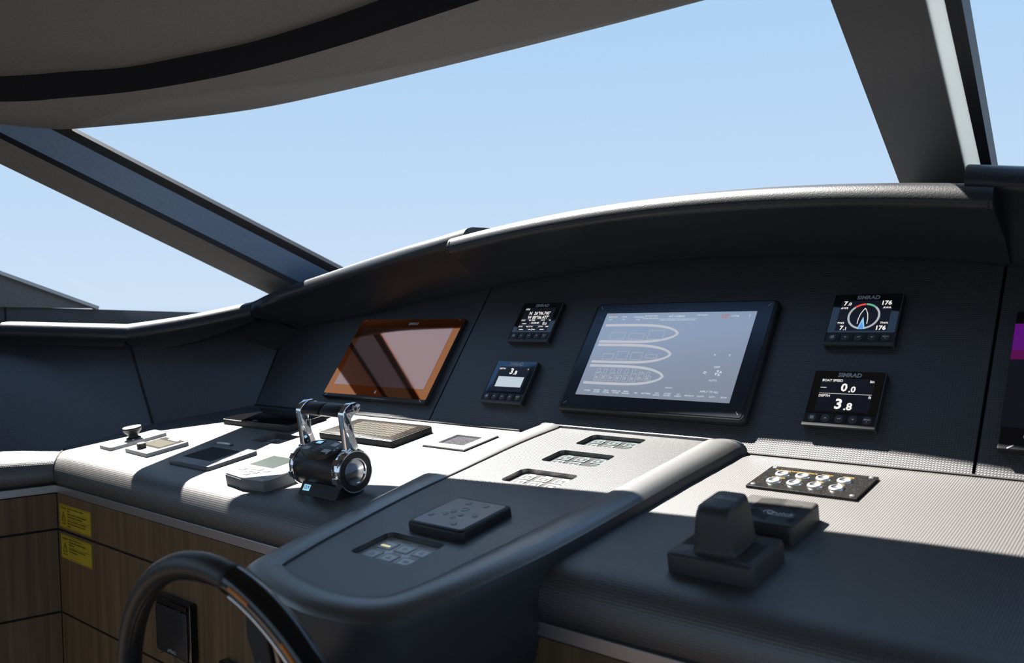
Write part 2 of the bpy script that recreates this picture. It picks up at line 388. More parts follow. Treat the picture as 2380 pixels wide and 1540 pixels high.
# windows ----------------------------------------------------------
L0, LD = Vector((-2.153, 1.262, .122)), Vector((-.027, -.26, .121))
R0, RD = Vector((-2.028, 1.299, .233)), Vector((-.037, -.255, .118))
g = MB()
rows = []
for i in range(9):
    t = i/8; a = R0+RD*lerp(-1.2, 1.78, t); b = lerp(Vector((-.55, 1.97, .14)), Vector((-.475, 1.235, .484)), t)
    row = []
    for j in range(13):
        s = j/12; p = lerp(a, b, s); bul = sin(pi*s); row.append(p+Vector((0, .05*bul, .02*bul))+HV)
    rows.append(row)
g.grid(rows)
win1 = tag(obj('window_1', g, 'window_glass', smooth=60), kind='structure')
# left mullion: profile from lower inner edge (L) to upper outer edge (R)
def lprof(t):
    a = L0+LD*t; b = R0+RD*(t*1.0+.06); d = LD.normalized(); cr = b-a
    toc = (-(a+b)/2); toc = (toc-d*toc.dot(d)); toc = (toc-cr*(toc.dot(cr)/cr.length_squared)).normalized()
    return a, b, cr, toc
ts = [-1.4, -.8, -.3, .2, .7, 1.2, 1.6, 2.0, 2.5]
def lstrip(f0, f1, i0, i1, mat, nm, back=.02):
    m = MB(); A, B, C_, D_ = [], [], [], []
    for t in ts:
        a, b, cr, toc = lprof(t)
        A.append(a+cr*f0+toc*i0+HV); B.append(a+cr*f1+toc*i1+HV); C_.append(a+cr*f1+toc*(i1-back)+HV); D_.append(a+cr*f0+toc*(i0-back)+HV)
    m.grid([A, B, C_, D_, A]); m.face([m.vert(x[0]) for x in (A, B, C_, D_)]); m.face([m.vert(x[-1]) for x in (A, B, C_, D_)])
    return obj(nm, m, mat, win1, smooth=30)
lstrip(0, .44, 0, .022, 'headliner', 'mullion', .03)
lstrip(.44, .50, .022, .012, 'pillar_black', 'mullion_groove')
lstrip(.50, .88, .012, .0, 'pillar_skylit' if 'pillar_skylit' in M else 'pillar', 'mullion_side', .03)
lstrip(.88, 1.0, .0, -.006, 'pillar_black', 'mullion_edge')
# right mullion
rm_t = [Vector(p) for p in ((-.483, 1.313, .446), (-.362, 1.355, .426), (-.338, 1.363, .422), (-.317, 1.370, .419))]
rm_b = [Vector(p) for p in ((-.530, 1.795, .221), (-.407, 1.763, .236), (-.380, 1.769, .233), (-.363, 1.773, .231))]
nW = Vector((0, .4226, .9063))
def rstrip(i, mat, nm, th, parent, off=0.0):
    m = MB(); a0, a1, b0, b1 = rm_t[i], rm_t[i+1], rm_b[i], rm_b[i+1]
    q = [a0+(a0-b0)*.5, a1+(a1-b1)*.5, b1+(b1-a1)*.45, b0+(b0-a0)*.45]
    q = [p+nW*off for p in q]
    m.hexa([p+HV for p in q]+[p+nW*th+HV for p in q]); return obj(nm, m, mat, parent, smooth=0)
rstrip(0, 'pillar', 'mullion', .008, win1)
rstrip(1, 'sunlit_strip', 'mullion_sunlit_face', .0015, win1, .004)  # sunlit face of the mullion, put in as a pale translucent strip
rstrip(2, 'pillar_black', 'mullion_edge', .05, win1)
# left side window with sill and quarter panel
g = MB()
A = [L0+LD*t for t in (-1.2, 2.4)]
g.grid([[A[0]+HV, A[1]+HV], [P(-2.62, 1.1, .03), P(-2.75, .25, .41)]])
win2 = tag(obj('window_2', g, 'window_glass'), kind='structure')
SF = Fr(P(-2.55, 0, 0), (0, 1, 0), (0, 0, 1), (1, 0, 0))
obj('window_sill', MB().prism([(.2, .035), (.857, .032), (1.385, .005), (1.75, -.01), (1.75, -.25), (.2, -.25)], SF, -.02, .0), 'pillar', win2, smooth=0)
obj('quarter_panel', MB().prism([(.30, .335), (.861, .119), (1.104, .022), (.857, .030), (.30, .036)], SF, -.015, .008), 'headliner', win2, smooth=0)
e_ = MB(); e_.box(Fr(P(-2.545, .30, .337), Vector((0, .804, -.313)).normalized(), Vector((0, .313, .804)).normalized(), (1, 0, 0)), 0, .87, -.003, .006, -.02, .012)
obj('quarter_highlight', e_, 'white_plastic', win2, smooth=0)  # white strip standing in for the sunlit top edge
obj('sill_joint', MB().box(SF, .868, .872, -.2, .032, .0, .002), 'seal', win2, smooth=0)
# right pane
g = MB(); g.grid([[rm_t[3]+(rm_t[3]-rm_b[3])*.4+HV, P(1.2, 1.2, .49)], [rm_b[3]+(rm_b[3]-rm_t[3])*.4+HV, P(1.2, 1.85, .15)]])
tag(obj('window_3', g, 'window_glass'), kind='structure')

# ================================================================== DASHBOARD
dash = thing('dashboard', P(-1.0, 1.1, -.40), 'wide charcoal vinyl dashboard wrapping across the cabin below the windscreen', 'dashboard')
EDGE = .855                                # y where the top rolls over
BL = [(-2.056, db(1.312)), (-2.184, db(1.084)), (-2.166, db(EDGE))]
# recessed opening for the small keypad
K1 = (-1.703, -1.597, db(1.069), db(1.133))
def sheet(mb, outer, holes, fr, c, wall=.012):
    mb.holed([outer]+holes, fr, c)
    for h in holes:
        r0 = mb.ring([fr(a, b, c) for a, b in h]); r1 = mb.ring([fr(a, b, c-wall) for a, b in h]); mb.bridge(r0, r1)
        for k, (a, b) in enumerate(h): mb.uv[r0[k]] = (a, b); mb.uv[r1[k]] = (a, b+wall)
XM = -.85
k1loop = rrect(*K1, .008)
m = MB(); sheet(m, BL[::-1][::-1]+[(XM, db(EDGE)), (XM, 0)], [k1loop], DSH, 0)
obj('dash_top', m, 'vinyl_dash', dash, smooth=20)
m = MB(); sheet(m, [(XM, 0), (XM, db(EDGE)), (.62, db(EDGE)), (.62, 0)], [], DSH, 0)
obj('dash_top', m, 'vinyl_dash', dash, smooth=20)
# the rolled front edge: quarter round from the top to the trim
def roll_profile():
    e = Vector((0, EDGE, -.2525+(EDGE-1.312)*tan(PH))); o = []
    pts = [(0, 0), (-.010, -.0016), (-.022, -.0052), (-.033, -.0115), (-.0415, -.0205), (-.047, -.032), (-.0495, -.045), (-.049, -.057), (-.046, -.066), (-.040, -.0715)]
    return [(e.y+a, e.z+b) for a, b in pts]
RPF = roll_profile()
def roll(x0f, x1f, nm):
    m = MB(); rows, uvs = [], []; s = 0
    n = 24
    for k, (y, z) in enumerate(RPF):
        if k: s += sqrt((y-RPF[k-1][0])**2+(z-RPF[k-1][1])**2)
        xs = [lerp(x0f(y), x1f(y), j/n) for j in range(n+1)]
        rows.append([P(x, y, z) for x in xs]); uvs.append([(x, -s) for x in xs])
    m.grid(rows, uvs); return obj(nm, m, 'vinyl_roll', dash, smooth=60)
roll(lambda y: -2.166+(EDGE-y)*1.16, lambda y: XM, 'edge_roll')
roll(lambda y: XM, lambda y: .62, 'edge_roll')
# rolled edge of the left return
m = MB(); rows, uvs = [], []; s = 0; ln = Vector((lw_d.y, -lw_d.x, 0))*-1   # towards the cabin
ln = Vector((-lw_d.y, lw_d.x, 0)); ln = ln if ln.x > 0 else -ln
for k, (y, z) in enumerate(RPF):
    if k: s += sqrt((y-RPF[k-1][0])**2+(z-RPF[k-1][1])**2)
    dy = EDGE-y; st = Vector((-2.166+dy*1.16, y, z)); row, ur = [], []
    for j in range(19):
        d = 1.15*j/18; q = st+lw_d*d+Vector((0, 0, .012*min(1, d*6)*(1-k/9))); row.append(q+HV); ur.append((d, -s))
    rows.append(row); uvs.append(ur)
m.grid(rows, uvs); obj('edge_roll', m, 'vinyl_roll', dash, smooth=60, label='rolled edge of the left return')
m = MB(); m.tube([P(-2.167+(EDGE-y)*1.16, y+.001, z+.0012) for y, z in RPF], .0022, 6); obj('corner_seam', m, 'seal', dash)
m = MB(); m.tube([P(-2.056, 1.309, -.2515), P(.5, 1.309, -.2515)], .0022, 6); obj('base_seam', m, 'seal', dash)
# instrument panels (three), leaning back
VB = .588
def v_low(x):          # lower edge of the padded brow, measured up the panel
    if x >= -1.40: return 1.009-.172*(x+.84)**2
    return {0: 0}.get(1) or interp(x, ((-2.3, .80), (-2.06, .845), (-1.753, .893), (-1.6, .928), (-1.40, .955)))
def interp(x, tab):
    if x <= tab[0][0]: return tab[0][1]
    for (a, u), (b, w) in zip(tab, tab[1:]):
        if x <= b: return u+(w-u)*(x-a)/(b-a)
    return tab[-1][1]
def ipanel(xl0, xl1, xr0, xr1, nm):
    n = 10; vt = [v_low(lerp(xl1, xr1, j/n))+.03 for j in range(n+1)]
    lo = [(lerp(xl0, xr0, j/n), VB) for j in range(n+1)]; hi = [(lerp(xl1, xr1, j/n), vt[j]) for j in range(n+1)]
    m = MB(); rows = [[PAN(a, b, -.012) for a, b in lo], [PAN(a, b, 0) for a, b in lo], [PAN(a, b, 0) for a, b in hi], [PAN(a, b, -.012) for a, b in hi]]
    uv = [[(a, b-.012) for a, b in lo], lo, hi, hi]
    ids = m.grid(rows, uv)
    for c in (0, -1): m.face([r[c] for r in ids])
    return obj(nm, m, 'vinyl_panel', dash, smooth=30, bevel=0)
ipanel(-2.056, -2.124, -1.3845, -1.3845, 'instrument_panel')
ipanel(-1.3800, -1.3800, -.2975, -.2975, 'instrument_panel')
ipanel(-.2925, -.2925, .62, .62, 'instrument_panel')
m = MB(); m.box(PAN, -2.1, .62, .57, 1.03, -.04, -.0125); obj('panel_backing', m, 'seal', dash, smooth=0)
# corner facet and left side panel
F1, F2, F3 = P(-2.058, 1.312, -.256), P(-2.184, 1.084, -.2855), P(-2.168, EDGE, -.318)
T1, T2, T3 = P(-2.13, 1.475, -.035), P(-2.345, 1.10, -.0495), P(-2.49, .812, -.032)
def quadpanel(a, b, c, d, nm, nu=8):
    m = MB(); L = (b-a).length; Hh = (d-a).length
    ids = m.grid([[lerp(a, b, j/nu) for j in range(nu+1)], [lerp(d, c, j/nu) for j in range(nu+1)]], [[(L*j/nu, 0) for j in range(nu+1)], [(L*j/nu, Hh) for j in range(nu+1)]])
    return obj(nm, m, 'vinyl_panel', dash, smooth=20, solid=0)
quadpanel(F2, F1, T1, T2, 'corner_panel')
sp_e = lw_d*.9
m = MB(); g1 = [F2, F3, F3+Vector((sp_e.x, sp_e.y, .012))]; g2 = [T2, T3, T3+Vector((sp_e.x, sp_e.y, .02))]
def dist(a, b): return (a-b).length
ids = m.grid([g1, g2], [[(0, 0), (dist(g1[0], g1[1]), 0), (dist(g1[0], g1[2]), 0)], [(0, .3), (dist(g2[0], g2[1]), .3), (dist(g2[0], g2[2]), .3)]])
obj('side_panel', m, 'vinyl_panel', dash, smooth=20)
m = MB()
bk0 = [P(-2.02, 1.40, -.45), P(-2.215, 1.10, -.45), P(-2.20, .86, -.45), P(-2.42, .0, -.45)]
bk1 = [P(-2.05, 1.52, .00), P(-2.37, 1.13, -.055), P(-2.52, .82, -.04), P(-2.80, -.05, -.02)]
m.grid([bk0, bk1]); obj('panel_backing', m, 'seal', dash, smooth=0)  # unseen sheet added behind the corner to stop light leaks
m = MB(); m.tube([F2+Vector((.002, 0, 0)), T2+Vector((.002, 0, 0))], .0022, 6); obj('panel_seam', m, 'seal', dash)
m = MB(); m.tube([F1+Vector((.002, -.002, 0)), T1+Vector((.002, -.002, 0))], .0018, 6); obj('panel_seam', m, 'seal', dash)

# ------------------------------------------------------------------ padded glare shields
def brow(nm, label, Es, Ls, dirb, back, stitch='stitch', ends=(True, True), st_off=.009):
    # Es lower edge points, Ls lip crest points (cabin-relative), dirb: unit vectors pointing forward
    root = thing(nm, lerp(Es[0], Es[-1], .5)+HV, label, 'glare shield')
    m = MB(); prof = []
    for E, L, d in zip(Es, Ls, dirb):
        z = Vector((0, 0, 1)); o = L-E
        pts = [E+d*.014-z*.008, E-d*.010-z*.002, E+o*.12-d*.006-z*.012, E+o*.5-z*.017]
        pts += [L-d*.006-z*.0385, L-d*.0135-z*.0345, L-d*.0165-z*.029, L-d*.0165-z*.023, L-d*.0125-z*.0135, L-d*.0065-z*.0045, L+d*.002, L+d*.018+z*.003, L+d*.06+z*.004, L+d*back+z*.002, L+d*back-z*.05]
        prof.append([p+HV for p in pts])
    rows = list(map(list, zip(*prof)))
    ids = m.grid(rows)
    for c, on in zip((0, -1), ends):
        if on: m.face([r[c] for r in ids])
    obj('cushion', m, 'leather', root, smooth=55)
    sm_ = MB(); line = [p[10] for p in prof]; acc = 0
    for a, b, d in zip(line, line[1:], dirb):
        L_ = (b-a).length; n = max(1, int(L_/.0075))
        for k in range(n):
            p = lerp(a, b, k/n); q = lerp(a, b, (k+.62)/n); t = (q-p).normalized(); n_ = Vector(d).cross(t).normalized()
            if n_.z < 0: n_ = -n_
            fr = Fr(p+d*(st_off-.004), t, d, n_); sm_.box(fr, 0, (q-p).length, -.0009, .0009, -.0006, .0008)
    obj('stitching', sm_, stitch, root, smooth=0, kind='stuff')
    return root, prof
def E_at(x): return PAN(x, v_low(x), .004)-HV
FWD = Vector((0, 1, 0))
xs = [lerp(-1.395, -.285, j/28) for j in range(29)]
Es = [E_at(x) for x in xs]
def cent_lip(x):
    e = E_at(x); p = e+Vector((0, -.120, .112)); return p
rootc, prc = brow('glare_shield', 'long black leather glare shield arching over the central monitor', Es, [cent_lip(x) for x in xs], [FWD]*29, .5)
# stitched end seams of the central piece
for side in (0, -1):
    m = MB(); pp = prc[side]; sgn = 1 if side == 0 else -1
    path = [p+Vector((sgn*.006, 0, 0)) for p in pp[4:11]]
    for a, b in zip(path, path[1:]):
        m.tube([lerp(a, b, .1), lerp(a, b, .65)], .0011, 5)
    obj('end_stitching', m, 'stitch', rootc, smooth=0, kind='stuff')
# left upper piece
lip_l = ((-2.073, 1.32, .0251), (-2.046, 1.38, .0562), (-1.827, 1.412, .1027), (-1.568, 1.412, .1442), (-1.46, 1.418, .1605), (-1.360, 1.430, .178))
ll = spline(lip_l, 6)
CORN = Vector((-.727, .687, 0))
LDIR = [lerp(CORN, FWD, min(1.0, j/8)).normalized() for j in range(len(ll))]
brow('glare_shield', 'black leather glare shield segment rising above the wide display on the left', [E_at(max(-2.06, min(-1.33, p.x))) + Vector((min(0, p.x+2.06), 0, 0)) for p in ll], ll, LDIR, .45)
# right upper piece (mirror of the left about the helm centreline)
rr = [Vector((-1.68-p.x, p.y, p.z)) for p in reversed(ll)]
rr = [p+Vector((-.006, 0, .014)) for p in rr]
brow('glare_shield', 'black leather glare shield segment at the right above the purple-lit display', [Vector((-1.68-E.x, E.y, E.z)) for E in reversed([E_at(max(-2.06, min(-1.33, p.x))) for p in ll])], rr, [FWD]*len(rr), .45)
# corner and side pieces
P1, P2, P3 = Vector((-2.073, 1.32, .0251)), Vector((-2.3004, 1.08, -.029)), Vector((-2.43, .8152, -.0104))
d12 = Vector((-(P2-P1).y, (P2-P1).x, 0)).normalized()*-1
if d12.y < 0: d12 = -d12
def along(a, b, n=10, sag=0.0): return [lerp(a, b, j/n)+Vector((0, 0, -sag*sin(pi*j/n))) for j in range(n+1)]
BIS = (d12+Vector((-1, .2, 0)).normalized()).normalized()
lp = along(P1+(P2-P1)*.004, P2+(P2-P1)*.012, 12, .004)
CD = [lerp(d12, BIS, max(0, (j-6)/6)).normalized() for j in range(len(lp))]
brow('glare_shield', 'short black leather glare shield across the left corner of the dashboard', [p+d12*.05-Vector((0, 0, lerp(.042, .07, min(1, j/6)))) for j, p in enumerate(lp)], lp, CD, .40, 'stitch_light')
P4 = P3+(P3-P2)*1.9; P4.z = .01
d23 = Vector((-1, .2, 0)).normalized()
lp = along(P2+(P3-P2)*.001, P3, 10)+along(P3, P4, 10)[1:]
brow('glare_shield', 'straight black leather glare shield with pale stitching along the left side window', [p+d23*.035-Vector((0, 0, .05)) for p in lp], lp, [lerp(BIS, d23, min(1.0, j/5)).normalized() for j in range(len(lp))], .22, 'stitch_light')

# ================================================================== CENTRE CONSOLE
con = thing('centre_console', CON(-.85, db(1.0), -.05), 'raised soft-edged centre console running from the monitor to a rounded nose at the wheel', 'console')
OI = [((-1.064, 1.305), (-1.004, 1.296)), ((-1.071, 1.20), (-1.011, 1.19)), ((-1.072, 1.03), (-1.005, 1.045)), ((-1.054, .885), (-.999, .905)), ((-1.035, .735), (-.977, .74)), ((-1.025, .665), (-.963, .672)), ((-1.015, .625), (-.956, .645)),
      ((-.99, .606), (-.947, .640)), ((-.915, .589), (-.90, .628)), ((-.835, .577), (-.838, .622)), ((-.775, .581), (-.795, .6255)), ((-.733, .592), (-.768, .634)), ((-.706, .614), (-.748, .650)), ((-.692, .655), (-.736, .69)),
      ((-.679, .71), (-.731, .735)), ((-.660, .83), (-.719, .86)), ((-.651, .98), (-.707, 1.0)), ((-.644, 1.14), (-.699, 1.13)), ((-.634, 1.292), (-.694, 1.29)), ((-.645, 1.306), (-.70, 1.300)), ((-.85, 1.307), (-.85, 1.300)), ((-1.05, 1.307), (-.998, 1.300))]
def closed_spline(pts, n):
    o = []; N = len(pts)
    for i in range(N):
        p = [Vector(pts[(i+k) % N]) for k in (-1, 0, 1, 2)]
        for j in range(n):
            t = j/n; o.append(.5*((2*p[1])+(p[2]-p[0])*t+(2*p[0]-5*p[1]+4*p[2]-p[3])*t*t+(3*p[1]-p[0]-3*p[2]+p[3])*t**3))
    return o
OO = [(p.x, db(p.y)) for p in closed_spline([o for o, i in OI], 4)]
II = [(p.x, db(p.y)) for p in closed_spline([i for o, i in OI], 4)]
def mixl(A, B, t): return [(lerp(a[0], b[0], t), lerp(a[1], b[1], t)) for a, b in zip(A, B)]
m = MB(); prof = [(0, -.011), (.0, -.0015), (.06, .0), (.35, .001), (.62, .0005), (.78, -.0020), (.88, -.0050), (.95, -.0092)]
rings = [m.ring([CON(a, b, c) for a, b in mixl(II, OO, t)]) for t, c in prof]
for a, b in zip(rings, rings[1:]): m.bridge(a, b)
obj('rim', m, 'soft_rim', con, smooth=50)
m = MB()
def down(pl, c, dz, ins): return [CON(a, b, c)+Vector((0, 0, -dz)) for a, b in (inset(pl, ins) if ins else pl)]
q0 = m.ring([CON(a, b, -.0092) for a, b in mixl(II, OO, .95)]); q1 = m.ring([CON(a, b, -.0145) for a, b in mixl(II, OO, .985)]); r0 = m.ring([CON(a, b, -.0218) for a, b in OO]); m.bridge(q0, q1); m.bridge(q1, r0); r1 = m.ring(down(OO, -.022, .07, .002)); r2 = m.ring(down(OO, -.022, .115, .012)); r3 = m.ring(down(OO, -.022, .14, .035))
m.bridge(r0, r1); m.bridge(r1, r2); m.bridge(r2, r3); m.cap(r3)
obj('body', m, 'soft_body', con, smooth=50)
KP = [(-.911, -.797, 1.219, 1.280), (-.911, -.797, 1.121, 1.1835), (-.909, -.796, 1.016, 1.079), (-.910, -.798, .7145, .788)]
kl = [rrect(a0, a1, db(b0), db(b1), .010) for a0, a1, b0, b1 in KP]
m = MB(); sheet(m, II, kl, CON, -.004, .012)
obj('inlay', m, 'vinyl_inlay', con, smooth=20)
m = MB(); m.grid([[Vector(CON(a, b, -.004)) for a, b in II+II[:1]], [Vector(CON(a, b, -.012)) for a, b in II+II[:1]]]); obj('inlay_joint', m, 'seal', con)
# steering column and lower housing under the nose
m = MB(); cz = [(.0, .10), (.03, .11), (.10, .10), (.20, .085)]
m.box(Fr(P(-.85, .70, -.74), (1, 0, 0), (0, 1, 0), (0, 0, 1)), -.11, .11, -.10, .10, 0, .31, .02)
obj('column_housing', m, 'soft_body', con, smooth=40)

# recessed keypads in the console -----------------------------------
def keypad(fr, a0, a1, b0, b1, c, face, label, cat='keypad', style='teal', group=None):
    cx, cy = (a0+a1)/2, (b0+b1)/2; root = thing('keypad', fr(cx, b0, c), label, cat, group)
    L = fr.at(cx, cy, c); w, h = a1-a0-.002, b1-b0-.002
    obj('face_plate', MB().prism(rrect(-w/2, w/2, -h/2, h/2, .008), L, -.003, .0), face, root, smooth=30)
    s = h*.30
    ink = {'teal': 'print_teal', 'white': 'print_white', 'red': 'print_grey', 'pale': 'print_pale'}[style]
    for r in range(2):
        for k in range(3):
            if style == 'teal' and r == 1 and k == 2: continue
            x = (k-1)*w*.30; y = h*.17-r*h*.40
            key = obj('key', MB().prism(rrect(x-s*.62, x+s*.62, y-s*.5, y+s*.5, .003), L, 0, .0009), face, root, smooth=30)
            t = MB(); t.frame(L, x-s*.60, x+s*.60, y-s*.48, y+s*.48, s*.10, .0009, .0012)
            obj('key_outline', t, ink, key, smooth=0)
            ic = MB()
            if (r+k) % 3 == 0: ic.box(L, x-s*.2, x+s*.2, y-s*.12, y+s*.1, .0009, .0012)
            elif (r+k) % 3 == 1: ic.disc(L, x, y, s*.17, .0009, .0012, 12)
            else: ic.prism([(x-s*.22, y-s*.14), (x+s*.22, y-s*.14), (x, y+s*.2)], L, .0009, .0012)
            red = style == 'red' and (r, k) in ((0, 2), (1, 0))
            obj('icon', ic, 'print_red' if red else ink, key, smooth=0)
    t = MB()
    for k in range(3): t.box(L, (k-1)*w*.30-s*.35, (k-1)*w*.30+s*.35, h*.395, h*.425, 0, .0003)
    for k in range(3): t.box(L, (k-1)*w*.30-s*.4, (k-1)*w*.30+s*.4, -h*.045, -h*.015, 0, .0003)
    obj('lettering', t, ink, root, smooth=0, kind='stuff')
    return root, L, w, h
KLAB = ['recessed grey keypad with teal keys nearest the monitor on the centre console', 'recessed grey keypad with teal keys, second from the monitor on the centre console', 'pale recessed keypad at the edge of the sunlight on the centre console', 'recessed grey keypad with a small yellow light on the console nose']
for i, (a0, a1, b0, b1) in enumerate(KP):
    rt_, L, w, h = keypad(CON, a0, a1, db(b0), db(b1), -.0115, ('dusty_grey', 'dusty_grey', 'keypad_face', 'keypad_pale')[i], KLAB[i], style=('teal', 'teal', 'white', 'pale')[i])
    if i == 3: obj('indicator', MB().box(L, -w*.39, -w*.24, h*.10, h*.15, .0009, .0016), 'lit_yellow', rt_, smooth=0)
# raised audio remote plate
R_ = CON.at(-.838, db(.8545), -.004)
rem = thing('remote_control', R_(0, -.053, 0), 'raised square remote panel with round buttons on the centre console', 'remote control')
obj('frame', MB().prism(rrect(-.0535, .0535, -.053, .053, .009, 5), R_, 0, .013, .004), 'black_plastic', rem, smooth=50)
obj('face_plate', MB().prism(rrect(-.0470, .0470, -.0465, .0465, .005, 4), R_, .012, .0134), 'remote_grey', rem, smooth=30)
for x, y, r in ((0, .012, .0062), (-.014, .034, .0042), (.020, .034, .0042), (-.036, -.020, .0042), (.030, .000, .0042), (.022, -.034, .0042), (-.012, .001, .004), (.008, -.006, .004), (-.016, -.011, .004), (.004, -.017, .004)):
    b_ = obj('button', MB().disc(R_, x, y, r, .0133, .0150, 16, .0008), 'remote_grey', rem, smooth=40)
t = MB(); t.washer(R_, 0, .012, .0072, .0098, .0134, .0137, 24)
t.washer(R_, -.016, -.011, .0043, .0054, .0134, .0137, 20); t.washer(R_, .004, -.017, .0043, .0054, .0134, .0137, 20)
for x, y in ((-.008, .040), (.026, .040), (-.031, -.0145)): t.disc(R_, x, y, .0014, .0134, .0137, 10)
for k in range(4):
    t.box(R_.at(-.027+k*.0035, -.0045+k*.001, 0, 30), -.0012, .0012, -.003, .003, .0134, .0137); t.box(R_.at(.012+k*.0035, -.0155+k*.001, 0, 30), -.0012, .0012, -.003, .003, .0134, .0137)
obj('marking', t, 'print_white', rem, smooth=0, kind='stuff')

# ================================================================== PANEL INSTRUMENTS
def instrument(u, v, label, draw, glass='glass_black'):
    L = PAN.at(u, v, 0); root = thing('instrument_display', L(0, -.052, 0), label, 'instrument')
    obj('housing', MB().prism(rrect(-.0572, .0572, -.0518, .0518, .003, 3), L, 0, .0105, .0012), 'black_plastic', root, smooth=40)
    obj('side_trim', MB().box(L, -.0568, -.0552, -.046, .050, .010, .0125), 'key_plastic', root, smooth=0)
    obj('side_trim', MB().box(L, .0552, .0568, -.046, .050, .010, .0125), 'key_plastic', root, smooth=0)
    obj('bottom_lip', MB().box(L, -.0570, .0570, -.0517, -.0462, .0, .0128), 'key_plastic', root, smooth=0, bevel=.0008)
    obj('glass', MB().prism(rrect(-.0545, .0545, -.0275, .0510, .002, 2), L, .010, .0118), glass, root, smooth=0)
    strip = obj('button_strip', MB().box(L, -.0545, .0545, -.0460, -.0280, .010, .0116), 'black_plastic', root, smooth=0)
    for k in range(5):
        x = (k-2)*.0213
        b_ = obj('button', MB().disc(L, x, -.0370, .0070, .0110, .0132, 20, .0009), 'key_plastic', root, smooth=40)
        if k < 4: obj('divider', MB().box(L, x+.0100, x+.0113, -.0450, -.0290, .0115, .0128), 'black_plastic', strip, smooth=0)
        t = MB()
        if k == 0:
            for i in range(3):
                for j in range(3): t.box(L, x-.0030+i*.0021, x-.0030+i*.0021+.0015, -.0395+j*.0019, -.0395+j*.0019+.0012, .0132, .0134)
        elif k == 1: t.prism([(x-.0022, -.0378), (x+.0022, -.0378), (x, -.0355)], L, .0132, .0134)
        elif k == 2: t.box(L, x-.0026, x+.0026, -.0374, -.0364, .0132, .0134); t.box(L, x+.0018, x+.0026, -.0374, -.0350, .0132, .0134)
        elif k == 3: t.prism([(x-.0022, -.0360), (x, -.0383), (x+.0022, -.0360)], L, .0132, .0134)
        else: t.text('MENU', .0036, L, x, -.0358, .0133, bold=.02); t.disc(L, x, -.0392, .0008, .0132, .0134, 8)
        obj('icon', t, 'print_white', b_, smooth=0)
    obj('logo', MB().text('SIMRAD', .0105, L, .001, .0436, .0120, bold=.035, shear=.05, sx=1.02), 'print_grey', root, smooth=0)
    scr = obj('screen', MB().box(L, -.0420, .0420, -.0235, .0375, .0115, .0119), 'screen_off', root, smooth=0)
    draw(L, scr)
    return root
CT = .0121
def part(nm, mb, mat, par): return obj(nm, mb, mat, par, smooth=0)
def draw_pos(L, s):
    t = MB(); t.text('POS', .0062, L, -.041, .0335, CT, 'LEFT', .02)
    t.text("N  26\u00b006.745'", .0112, L, .003, .0225, CT, bold=.02, sx=.93); t.text("W 80\u00b006.477'", .0112, L, .003, .0115, CT, bold=.02, sx=.93)
    for x, a, b_ in ((-.041, 'COG', '\u00b0M'), (-.0125, 'TIME', ''), (.0155, 'SOG', 'kn')):
        t.text(a, .0050, L, x, .0040, CT, 'LEFT', .015); t.text(b_, .0050, L, x+.0265, .0040, CT, 'RIGHT', .015) if b_ else None
    for x, a, b_ in ((-.041, 'BTW', '\u00b0M'), (-.0125, 'XTW', ''), (.0155, 'DTW', 'NM')):
        t.text(a, .0050, L, x, -.0130, CT, 'LEFT', .015); t.text(b_, .0050, L, x+.0265, -.0130, CT, 'RIGHT', .015) if b_ else None
    t.text('13:58:48', .0066, L, .0005, -.0032, CT, bold=.02); t.text('0', .0105, L, .0255, -.0045, CT, bold=.02); t.text('.0', .0080, L, .0315, -.0055, CT, bold=.02)
    for x0, x1, y in ((-.034, -.023, -.0050), (-.036, -.025, -.0205), (.022, .033, -.0205), (-.010, -.003, -.0205), (.002, .009, -.0205)): t.box(L, x0, x1, y-.0007, y+.0007, CT-.0001, CT+.0001)
    t.box(L, -.0009, .0002, -.0232, -.0175, CT-.0001, CT+.0001)
    part('readout', t, 'lit_white', s)
    g = MB(); g.box(L, -.041, .041, .0066, .0071, CT-.0002, CT); g.box(L, -.041, .041, -.0098, -.0094, CT-.0002, CT)
    for x in (-.0138, .0138): g.box(L, x-.0002, x+.0002, -.022, .006, CT-.0002, CT)
    part('grid_lines', g, 'lit_line', s)
def draw_depth(L, s):
    t = MB(); t.text('DEPTH', .0055, L, -.041, .0320, CT, 'LEFT', .02); t.text('3', .0195, L, -.004, .0255, CT, bold=.03); t.text('.8', .0135, L, .0072, .0225, CT, bold=.03); t.text('ft', .005, L, .040, .0320, CT, 'RIGHT', .015)
    part('readout', t, 'lit_white', s); part('graph', MB().box(L, -.034, .037, -.0125, .0125, CT-.0002, CT), 'lit_pale', s)
